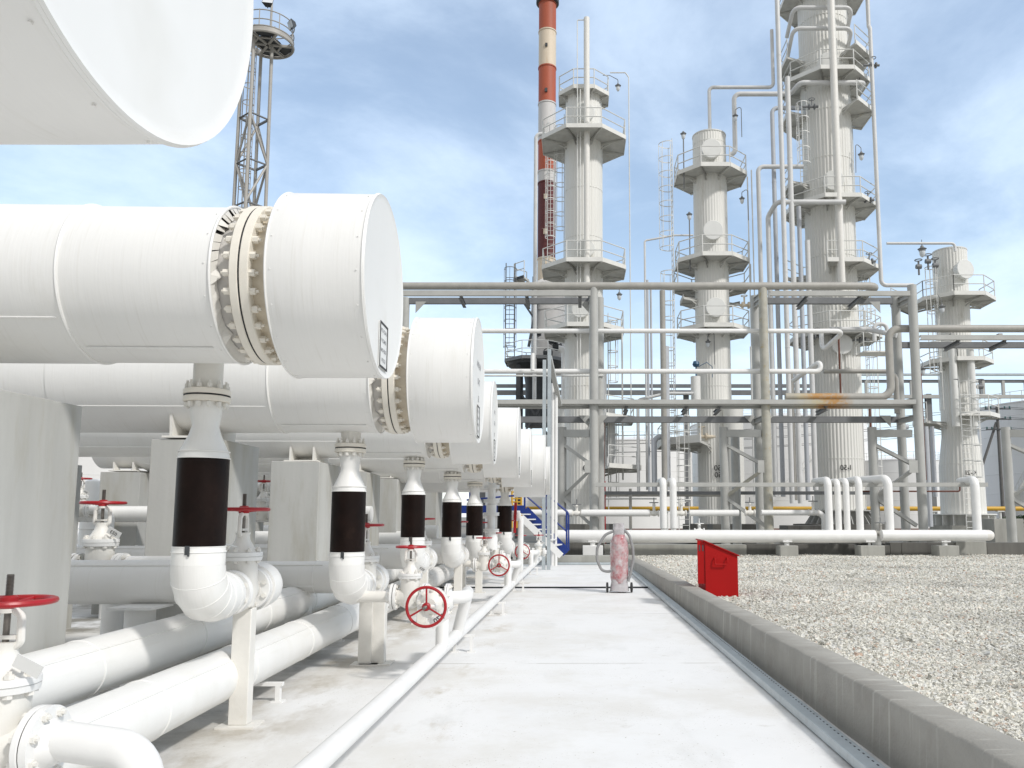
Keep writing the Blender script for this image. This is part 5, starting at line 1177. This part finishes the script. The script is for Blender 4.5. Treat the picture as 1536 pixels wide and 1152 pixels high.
# small valves on the upper pipes
def small_valve(px, py, d, h, lab, mat='cream', wm=None):
    T = thing("small_valve", lab, "valve", Q(px, py, d), "small valves on the white yard pipes"); p = Q(px, py, d); m = MB()
    m.lathe(p-_R*.2, _R, [(0,.13),(.04,.13),(.06,.08),(.2,.12),(.34,.08),(.36,.13),(.40,.13)], n=18); m.lathe(p, (0,0,1), [(0,.08),(h*.5,.05),(h*.8,.07),(h,.03)], n=12); part("body", m, mat, T)
    m = MB(); wheel(m, p+EZ*h, EZ, .17, .018); m.tube(p+EZ*h, p+EZ*(h+.2), .02, 6); part("handwheel", m, wm or 'rackd', T)
small_valve(981,770,LD+1.2,.42,"cream valve on the upper white pipe left of the two capped pipes"); small_valve(1022,770,LD+1.2,.42,"cream valve on the upper white pipe right of the two capped pipes", wm='cream'); small_valve(1125,769,LD+1.2,.4,"cream valve on the upper white pipe left of the yellowed rack post"); small_valve(1220,769,LD+1.2,.45,"cream valve just before the drop elbow"); small_valve(1049,797,LD+.9,.3,"white valve rising behind the red box", 'white', 'white'); small_valve(865,770,LD+1.2,.35,"cream valve beside the stair handrail"); small_valve(1321,800,LD+.2,.4,"grey valve between the two lengths of ground pipe", 'rackp')
# concrete blocks and pipe feet
for px, w, py0, lab in ((889,30,0,"white-painted block under the ground pipe beside the extinguisher"),(1180,27,0,"concrete block under the ground pipe behind the red box's right"),(1304,36,0,"concrete block under the left length's right end"),(1417,30,0,"concrete block under the right length of ground pipe")):
    d = LD-.1; zz = zof(804, d); u_ = uof(px, d, .6); ww = sz(w, d, .5); zb = zof(818, d)
    m = MB(); m.box(W(u_,d,(zb+.1)/2), (ww,.7,zb-.1), YAW); b_ = solo("concrete_block", m, 'white' if px == 889 else 'conc', lab, "concrete block", "concrete blocks under the ground pipe", bevel=.02)
    T2 = thing("pipe_shoe", "white pipe shoe standing on the " + lab.split(" under")[0].split(" beside")[0] + (" by the extinguisher" if px == 889 else " right of the red box" if px == 1180 else " at the pipe's break" if px == 1304 else " near the capped end"), "pipe support", W(u_, d, zb), "pipe shoes of the ground pipe")
    m = MB(); m.tube(W(u_,d,zb), W(u_,d,zz-.15), .10 if px != 1304 else .05, 12); part("leg", m, 'white', T2); m = MB(); m.box(W(u_,d,zz-.2), (.34,.3,.05), YAW); part("cradle", m, 'white', T2, smooth=0)
# low plinth wall behind the pipe
us0, us1 = uof(812, 31, .5), uof(1600, 31, .5); k = 0; uu = us0
wl = thing("plinth_wall", "long low concrete plinth wall with dark and light stretches behind the ground pipe", "low wall", W((us0+us1)/2, 31.2, 0))
for px0, px1, mt, hh in ((812,906,'dconc',812),(906,1120,'conc',817),(1120,1285,'dconc',816),(1285,1335,'dconc',818),(1335,1352,'dconc',814),(1352,1434,'dconc',814),(1434,1480,'conc',812),(1480,1700,'dconc',814)):
    d = 31.05; a, b_ = uof(px0, d, .5), uof(px1, d, .5); z = zof(hh, d); m = MB(); m.hull([W(a+.004,d,-.04), W(b_-.004,d,-.04), W(b_-.004,d+.5,-.04), W(a+.004,d+.5,-.04), W(a+.004,d,z), W(b_-.004,d,z), W(b_-.004,d+.5,z), W(a+.004,d+.5,z)]); part("wall_segment", m, mt, wl, bevel=.015)
for px, w, d, y0, mt, lab in ((1390,26,32.6,806,'conc',"pale concrete pedestal behind the right length of ground pipe"),(1100,70,38,786,'dconc',"dark concrete base behind the ground pipe below the middle column"),(1205,60,39,788,'dconc',"dark concrete base behind the ground pipe left of the tallest column"),(1500,44,37,778,'conc',"tall concrete base right of the short column's skirt"),(880,60,40,800,'dconc',"dark concrete base behind the stair foot")):
    u_ = uof(px, d, 1); m = MB(); z = zof(y0, d); m.box(W(u_,d,z/2), (sz(w,d,1),1.6,z), YAW); solo("concrete_plinth", m, mt, lab, "concrete base", bevel=.02)

# ---- blue stair
T = thing("blue_stair", "blue steel stair with handrail climbing to the left behind the last exchangers", "stair", Q(853,828,26.6)); d0, d1 = 25.6, 26.5
def S(px, py, d): return Q(px, py, d)
m = MB(); m.beam(S(787,765,d1), S(850,829,d1), .07, .30); part("stringer", m, 'blue', T, smooth=0); m = MB(); m.beam(S(782,776,d0), S(842,834,d0), .06, .20); part("stringer", m, 'white', T, smooth=0, label="white near stringer")
a0, a1 = S(787,765,d1), S(850,829,d1); b0, b1 = S(782,776,d0), S(842,834,d0)
for k in range(7):
    t = (k+.5)/8; p, q = a0.lerp(a1, t), b0.lerp(b1, t); p.z = q.z = (p.z+q.z)/2+.06; m = MB(); m.beam(p, q, .24, .035, up=EZ); part("tread", m, 'white', T, smooth=0)
m = MB(); z = a0.z; m.beam(S(560,764,d1), S(788,764,d1), .09, .26); part("landing_beam", m, 'blue', T, smooth=0)
m = MB(); m.tube(S(787,715,d1), S(850,767,d1), .035, 8); m.tube(S(787,742,d1), S(850,797,d1), .028, 8)
for t in (0, .5, 1): p = a0.lerp(a1, t); q = S(787,715,d1).lerp(S(850,767,d1), t); m.beam(p, q, .06, .06)
m.tube(S(850,767,d1), S(853,772,d1), .035, 8); m.beam(S(853,772,d1), S(853,826,d1), .05, .05)
for y in (735, 750): m.tube(S(700,y,d1), S(787,y-8,d1), .03, 8)
for px in (705, 760): m.beam(S(px,764,d1), S(px,733,d1), .06, .06)
part("handrail", m, 'blue', T)
T = thing("yellow_rail", "yellow slatted guard behind the small red lever valve", "guard rail", Q(776,748,30)); m = MB()
for k in range(5): m.tube(Q(768,738+5*k,30), Q(782,738+5*k,30), .03, 6)
for px in (768,775,782): m.tube(Q(px,735,30), Q(px,792,30), .04, 6)
part("rails", m, 'yellow', T)

# ================================================================ WALKWAY OBJECTS
# wheeled extinguisher wrapped in film
e = P(929, 886, 17.2); ex, ey = e.x, 17.2
T = thing("wheeled_extinguisher", "red wheeled fire extinguisher wrapped in cloudy plastic film, standing on the walkway", "fire extinguisher", (ex, ey, 0))
m = MB(); prof = [(.22,.17),(.30,.195),(.40,.19),(.98,.19),(1.08,.185),(1.17,.15),(1.2,.135)]; n = 40; prev = None; zsn = 46
for j in range(zsn+1):
    z = .2+1.02*j/zsn; r = None
    for (za, ra), (zb, rb) in zip(prof[:-1], prof[1:]):
        if za <= z <= zb: r = ra+(rb-ra)*(z-za)/(zb-za)
    r = r or (.17 if z < .5 else .13); i = len(m.v)
    for k in range(n):
        t = 2*math.pi*k/n; q = V((math.cos(t), math.sin(t), z)); w_ = .018*mn.noise(V((q.x*1.6, q.y*1.6, z*5+k*.12)))+.012*mn.noise(V((q.x*5, q.y*5, z*11)))
        m.v.append(V((ex, ey, 0)) + V((q.x*(r+w_), q.y*(r+w_)*.95, z)))
    if prev is not None: m.bridge(prev, i, n)
    else: m.cap(i, n, True)
    prev = i
m.cap(prev, n); part("cylinder", m, 'wrap', T, smooth=60)
m = MB(); n = 24; prev = None
for j in range(14):
    z = 1.19+.27*j/13; f = j/13; rx = .135-.012*f; ry = .10; i = len(m.v)
    for k in range(n):
        t = 2*math.pi*k/n; c_, s_ = math.cos(t), math.sin(t); sq = (abs(c_)**4+abs(s_)**4)**-.25; w_ = .02*mn.noise(V((c_*3, s_*3, z*9)))
        m.v.append(V((ex-.005+c_*sq*(rx+w_)*.92, ey+s_*sq*(ry+w_), z)))
    if prev is not None: m.bridge(prev, i, n)
    else: m.cap(i, n, True)
    prev = i
m.cap(prev, n); part("wrapped_head", m, 'film', T, smooth=50)
m = MB()
n = 28; prev = None
for j in range(9):
    z = .03+.27*j/8; rx = .235-.05*(j/8); i = len(m.v)
    for k in range(n):
        t = 2*math.pi*k/n; c_, s_ = math.cos(t), math.sin(t); sq = (abs(c_)**4+abs(s_)**4)**-.25; w_ = .02*mn.noise(V((c_*3, s_*3, z*8+4)))
        m.v.append(V((ex+c_*sq*(rx+w_)*.85, ey+s_*sq*(.15+w_), z + (.05*abs(mn.noise(V((c_*4,s_*4,2)))) if j == 0 else 0))))
    if prev is not None: m.bridge(prev, i, n)
    prev = i
part("wrapped_carriage", m, 'film', T, smooth=50)
for s in (-1, 1):
    m = MB(); m.lathe((ex+s*.235,ey-.03,.11), (s,0,0), [(0,.085),(.005,.105),(.04,.105),(.045,.085)], n=24); w_ = part("wheel", m, 'rubber', T); m = MB(); m.lathe((ex+s*.279,ey-.03,.11), (s,0,0), [(0,.06),(.006,.05)], n=18); part("rim", m, 'screw', w_)
m = MB(); m.path([(ex-.10,ey-.04,1.30),(ex-.30,ey-.06,1.22),(ex-.47,ey-.05,.95),(ex-.48,ey-.05,.70),(ex-.38,ey-.05,.47),(ex-.26,ey-.08,.44),(ex-.17,ey-.12,.46)], .03, 10, bend=.22, segs=5); part("hose", m, 'hose', T)
m = MB(); m.path([(ex+.10,ey-.04,1.33),(ex+.22,ey-.06,1.2),(ex+.29,ey-.07,.92),(ex+.30,ey-.07,.7),(ex+.24,ey-.1,.42),(ex+.18,ey-.12,.24)], .03, 10, bend=.2, segs=5); part("hose", m, 'hose', T)
# red box on the gravel
BY = 14.3
bx0 = P(1058, 860, BY).x; bx1 = P(1107, 860, BY).x; yb0, yb1 = BY, BY+.8; zt0 = P(1056,811,BY).z; zt1 = P(1108,832,BY).z
T = thing("red_box", "bright red metal box with sloping lid and front handle on the gravel behind the kerb", "metal box", ((bx0+bx1)/2, BY+.4, .12))
m = MB(); m.hull([(bx0,yb0,.08),(bx1,yb0,.08),(bx1,yb1,.08),(bx0,yb1,.08),(bx0,yb0,zt0-.02),(bx1,yb0,zt1-.02),(bx1,yb1,zt1-.02),(bx0,yb1,zt0-.02)]); part("body", m, 'redbox', T, smooth=0, bevel=.006)
xf = P(1047,850,BY).x; m = MB(); m.hull([(xf,yb0+.02,.42),(bx0-.004,yb0+.02,.42),(bx0-.004,yb0+.05,.42),(xf,yb0+.05,.42),(xf,yb0+.02,zt0+.005),(bx0-.004,yb0+.02,zt0-.02),(bx0-.004,yb0+.05,zt0-.02),(xf,yb0+.05,zt0+.005)]); fl = part("side_flange", m, 'redbox', T, smooth=0)
for k in (0, 1):
    m = MB(); m.box((xf+.035+.06*k, yb0+.018, zt0-.13), (.022,.006,.11)); part("slot", m, 'dark', fl, smooth=0)
m = MB(); o_ = .03; sl = (zt1-zt0)/(bx1-bx0); m.hull([(bx0-o_,yb0-o_,zt0-sl*o_-.018),(bx1+o_,yb0-o_,zt1+sl*o_-.018),(bx1+o_,yb1+o_,zt1+sl*o_-.018),(bx0-o_,yb1+o_,zt0-sl*o_-.018),(bx0-o_,yb0-o_,zt0-sl*o_+.002),(bx1+o_,yb0-o_,zt1+sl*o_+.002),(bx1+o_,yb1+o_,zt1+sl*o_+.002),(bx0-o_,yb1+o_,zt0-sl*o_+.002)])
part("lid", m, 'redbox', T, smooth=0)
p = P(1081,842,BY); hx, hz_ = p.x, p.z; m = MB(); m.path([(hx-.11,yb0+.005,hz_+.06),(hx-.11,yb0-.05,hz_+.055),(hx-.11,yb0-.055,hz_-.05),(hx+.11,yb0-.055,hz_-.05),(hx+.11,yb0-.05,hz_+.055),(hx+.11,yb0+.005,hz_+.06)], .012, 8, bend=.02); part("handle", m, 'redbox', T)

# ================================================================ FAR BACKGROUND
def stank(px, rpx, ytop, d, mat, lab, roof=True, stair=None):
    z1 = zof(ytop, d); u_ = uof(px, d, z1); r = sz(rpx, d, z1); T = thing("storage_tank", lab, "storage tank", W(u_, d, 0)); m = MB()
    m.lathe(W(u_,d,0),(0,0,1),[(-.05,r),(z1,r),(z1+.01,r*1.01),(z1+.12,r*1.01)]+([(z1+.13,r*.99),(z1+r*.10,r*.5),(z1+r*.13,.1)] if roof else []),n=72)
    k = 1
    while k*2.0 < z1: m.torus(W(u_,d,k*2.0),(0,0,1),r,.03,72,4); k += 1
    part("shell", m, mat, T)
    rl = MB(); pts = [W(u_+r*.99*math.cos(2*math.pi*i/40), d+r*.99*math.sin(2*math.pi*i/40), z1+.1) for i in range(40)]; railing(rl, pts, closed=True, r=.035, sub=False); part("railing", rl, 'rail', T)
    if stair:
        s_ = MB(); N = 26; a0, a1 = stair
        pr_ = [W(u_+(r+.5)*math.cos(R(a0+(a1-a0)*i/N)), d+(r+.5)*math.sin(R(a0+(a1-a0)*i/N)), .2+(z1-.2)*i/N) for i in range(N+1)]
        for a, b_ in zip(pr_[:-1], pr_[1:]): s_.beam(a, b_, .7, .12); s_.tube(a+EZ*1.0, b_+EZ*1.0, .035, 5); s_.tube(a, a+EZ, .03, 5)
        part("stair", s_, 'rail', T)
    return T
stank(945, 92, 669, 120, 'tank', "white storage tank seen between the leftmost and middle columns")
stank(1165, 128, 640, 130, 'tank', "largest white storage tank, behind the rack between the middle and tallest columns", stair=(-120,-60))
stank(1345, 62, 694, 120, 'tank', "low white storage tank right of the tallest column")
stank(1585, 108, 612, 85, 'tankg', "big shaded storage tank behind the power pole at the right edge", stair=(-165,-110))
stank(790, 70, 690, 130, 'tank', "white storage tank glimpsed left of the leftmost column")
stank(560, 90, 700, 110, 'tank', "far white storage tank behind the exchangers")
stank(150, 160, 668, 95, 'tank', "far left white storage tank seen through the gaps between the piers")
# far pipe bridge
T = thing("pipe_bridge", "long dark pipe bridge crossing far behind the columns", "pipe bridge", W(10, 62, 0)); d = 62
for py, h, mt in ((579,5,'rackd'),(589,7,'rackd')):
    z = zof(py, d); m = MB(); m.beam(W(uof(640,d,z),d,z), W(uof(1225,d,z),d,z), .25, sz(h,d,z)); part("beam", m, mt, T, smooth=0)
for py, h, mt, dd in ((562,3,'galv',0),(571,4,'rackd',.3),(595,5,'rack',0)):
    z = zof(py, d); m = MB(); m.beam(W(uof(1290,d,z),d+dd,z), W(uof(1640,d,z),d+dd,z), .25, sz(h,d,z)); part("beam", m, mt, T, smooth=0)
for px in (1300, 1368, 1412, 1476, 1506, 1540, 1580):
    z0, z1 = zof(595, d), zof(571, d); u_ = uof(px, d, z0); m = MB(); m.beam(W(u_,d+.05,z0), W(u_,d+.05,z1), .2, .2); part("upright", m, 'rack', T, smooth=0)
for px in (725, 850, 1030, 1225, 1395, 1620):
    z1 = zof(590, d); u_ = uof(px, d, z1); m = MB(); m.beam(W(u_,d+.4,0), W(u_,d+.4,z1), .4, .4, kind='I'); part("leg", m, 'rackd', T, smooth=0)
pipe("yellow_gas_pipe", "long yellow gas pipe crossing low behind all the columns", (640,763,57), [('h',1640)], 3.3, 'yellow', n=12)
for px in (905, 1000, 1140, 1310, 1400, 1500):
    d = 57; u_ = uof(px, d, 2); m = MB(); m.tube(W(u_,d,.2), W(u_,d,zof(768,d)), .1, 8); m.box(W(u_,d,zof(767,d)), (.5,.3,.08), YAW)
    solo("pipe_support_post", m, 'rail', "slim post under the yellow gas pipe " + {905:"behind the left rack post",1000:"behind the two capped pipes",1140:"behind the yellowed rack post",1310:"right of the tallest column",1400:"left of the short right column",1500:"near the power pole"}[px], "pipe support", "posts under the yellow gas pipe")
m = MB(); d = 60; m.hull([W(uof(930,d,1),d,.2), W(uof(1420,d,1),d,.2), W(uof(1420,d,1),d+.4,.2), W(uof(930,d,1),d+.4,.2), W(uof(930,d,1),d,zof(793,d)), W(uof(1420,d,1),d,zof(793,d)), W(uof(1420,d,1),d+.4,zof(793,d)), W(uof(930,d,1),d+.4,zof(793,d))]); solo("low_wall", m, 'brick', "low reddish wall far behind the columns, below the yellow pipe", "low wall", smooth=0)
# power poles and wires
def ppole(px, d, ytop, lab, arms=3):
    u_ = uof(px, d, 5); z1 = zof(ytop, d); T = thing("power_pole", lab, "power pole", W(u_, d, 0)); m = MB(); m.tube(W(u_,d,0), W(u_,d,z1), .2, 12, r1=.13); m.tube(W(u_-5.2*0-4.2,d+.3,0), W(u_-.1,d+.1,z1-1.6), .13, 10); part("pole", m, 'pole', T)
    for k in range(arms):
        z = z1-.25-1.05*k; m = MB(); m.beam(W(u_-1.3,d-.15,z), W(u_+1.3,d-.15,z), .1, .12); a = part("crossarm", m, 'dark', T, smooth=0)
        m = MB()
        for du in (-1.2,-.7,.7,1.2): m.lathe(W(u_+du,d-.15,z+.06),(0,0,1),[(0,.05),(.06,.09),(.1,.06),(.16,.09),(.22,.04)],n=8)
        part("insulator", m, 'insul', a)
    return u_, d, z1
pu, pd, pz = ppole(1502, 80, 610, "weathered power pole with three crossarms and a raking strut at the right edge")
wt = 0
for k in range(3):
    for du in (-1.2, 1.2):
        z = pz-.05-1.05*k; m = MB()
        for (ua, da, za), (ub, db, zb) in (((pu+du,pd,z),(pu-48+du,pd+26,z-.4)),((pu+du,pd,z),(pu+45,pd+4,z+.6))):
            pts = [W(ua+(ub-ua)*t, da+(db-da)*t, za+(zb-za)*t-3.2*t*(1-t)) for t in [i/14 for i in range(15)]]
            m.path(pts, .022, 4, bend=.01, segs=1)
        wt += 1
        solo("power_line", m, 'dark', ("%s power line on the %s side of the right-edge pole, sagging behind the columns" % (["top crossarm", "middle crossarm", "bottom crossarm"][k], "left" if du < 0 else "right")), "wire", "power lines behind the columns")
m = MB(); pl = W(uof(1536,70,1),70,.2)
gm = MB(); d = 66; gm.quad(W(uof(1480,d,.2),d,.212), W(uof(1700,d,.2),d,.212), W(uof(1700,d,.2),d+8,.212), W(uof(1480,d,.2),d+8,.212)); structure("lawn", gm, 'grass')
for px, d, h, lab in ((1530,72,1.5,"low dark hedge at the right edge under the shaded tank"),(1590,74,1.8,"low dark hedge beyond the right edge")):
    m = MB(); u_ = uof(px, d, 1)
    for _ in range(2600):
        a, b_, c_ = rnd.gauss(0,1.6), rnd.gauss(0,.6), rnd.random()**.7*h; p = W(u_+a, d+b_, .2+c_*(1-.1*abs(a))); q = V((rnd.uniform(-1,1), rnd.uniform(-1,1), rnd.uniform(-1,1)))*.12; s_ = V((rnd.uniform(-1,1), rnd.uniform(-1,1), rnd.uniform(-1,1)))*.12
        m.quad(p-q, p+s_, p+q)
    solo("hedge", m, 'leaf', lab, "hedge", smooth=0)
# ================================================================ SKY, SUN, RENDER
SUN_AZ, SUN_EL = R(132), R(42)        # azimuth clockwise from +Y: from the right and behind the camera
w = bpy.data.worlds.new("World"); sc.world = w; w.use_nodes = True
nt = w.node_tree; n = nt.nodes; l = nt.links; bg = n["Background"]; bg.inputs[1].default_value = .15
sky = n.new("ShaderNodeTexSky"); sky.sky_type = 'NISHITA'; sky.sun_disc = False; sky.sun_elevation = SUN_EL; sky.sun_rotation = SUN_AZ
sky.air_density = 1.3; sky.dust_density = .3; sky.ozone_density = 2.0
tc = n.new("ShaderNodeTexCoord"); sp = n.new("ShaderNodeSeparateXYZ"); l.new(tc.outputs["Generated"], sp.inputs[0])
den = n.new("ShaderNodeMath"); den.operation = 'ADD'; den.inputs[1].default_value = .22; l.new(sp.outputs[2], den.inputs[0])
mxz = n.new("ShaderNodeMath"); mxz.operation = 'MAXIMUM'; mxz.inputs[1].default_value = .1; l.new(den.outputs[0], mxz.inputs[0])
dv = n.new("ShaderNodeVectorMath"); dv.operation = 'DIVIDE'; cb = n.new("ShaderNodeCombineXYZ")
for k in range(3): l.new(mxz.outputs[0], cb.inputs[k])
l.new(tc.outputs["Generated"], dv.inputs[0]); l.new(cb.outputs[0], dv.inputs[1])
mp = n.new("ShaderNodeMapping"); mp.inputs["Scale"].default_value = (1.0, 1.0, .001); mp.inputs["Rotation"].default_value = (0, 0, .5); mp.inputs["Location"].default_value = (2.3, .7, 0); l.new(dv.outputs[0], mp.inputs[0])
no = n.new("ShaderNodeTexNoise"); no.inputs["Scale"].default_value = 1.5; no.inputs["Detail"].default_value = 9; no.inputs["Roughness"].default_value = .6; no.inputs["Distortion"].default_value = .3; l.new(mp.outputs[0], no.inputs["Vector"])
mr = n.new("ShaderNodeMapRange"); mr.interpolation_type = 'SMOOTHSTEP'; mr.inputs[1].default_value = .36; mr.inputs[2].default_value = .70; mr.inputs[3].default_value = .20; mr.inputs[4].default_value = .62; l.new(no.outputs["Fac"], mr.inputs[0])
hz = n.new("ShaderNodeMapRange"); hz.inputs[1].default_value = .0; hz.inputs[2].default_value = .34; hz.inputs[3].default_value = .36; hz.inputs[4].default_value = 0; l.new(sp.outputs[2], hz.inputs[0])
ad = n.new("ShaderNodeMath"); ad.operation = 'ADD'; ad.use_clamp = True; l.new(mr.outputs[0], ad.inputs[0]); l.new(hz.outputs[0], ad.inputs[1])
mx = n.new("ShaderNodeMix"); mx.data_type = 'RGBA'; mx.inputs[7].default_value = (6.4, 7.5, 8.8, 1); l.new(sky.outputs[0], mx.inputs[6]); l.new(ad.outputs[0], mx.inputs[0])
# unseen white veil added overhead and behind the viewer to neutralise blue fill light
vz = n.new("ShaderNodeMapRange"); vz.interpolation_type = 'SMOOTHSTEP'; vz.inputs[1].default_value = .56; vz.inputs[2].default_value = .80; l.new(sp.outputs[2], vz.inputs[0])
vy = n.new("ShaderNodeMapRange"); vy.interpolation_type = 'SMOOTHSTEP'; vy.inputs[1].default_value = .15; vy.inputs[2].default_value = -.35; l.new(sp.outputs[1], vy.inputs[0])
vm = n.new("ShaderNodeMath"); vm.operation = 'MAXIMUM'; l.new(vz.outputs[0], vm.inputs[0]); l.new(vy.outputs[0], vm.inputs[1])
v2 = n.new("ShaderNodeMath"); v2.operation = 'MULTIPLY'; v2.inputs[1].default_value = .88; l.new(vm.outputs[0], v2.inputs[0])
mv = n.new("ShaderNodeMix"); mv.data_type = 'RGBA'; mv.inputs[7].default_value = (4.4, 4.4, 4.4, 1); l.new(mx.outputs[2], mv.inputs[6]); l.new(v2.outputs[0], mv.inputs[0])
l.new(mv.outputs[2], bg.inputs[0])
sd = bpy.data.lights.new("sun", 'SUN'); sd.energy = 2.4; sd.angle = R(5); sd.color = (1, .975, .945); so_ = bpy.data.objects.new("sun", sd); COL.objects.link(so_)
tosun = V((math.sin(SUN_AZ)*math.cos(SUN_EL), math.cos(SUN_AZ)*math.cos(SUN_EL), math.sin(SUN_EL)))
so_.rotation_euler = tosun.to_track_quat('Z', 'Y').to_euler(); so_.location = (20, -20, 40)
vs = sc.view_settings; vs.view_transform = 'Standard'; vs.look = 'None'; vs.gamma = 1; vs.exposure = .15; vs.use_curve_mapping = False
sc.cycles.max_bounces = 8; sc.cycles.diffuse_bounces = 6; sc.cycles.use_denoising = True
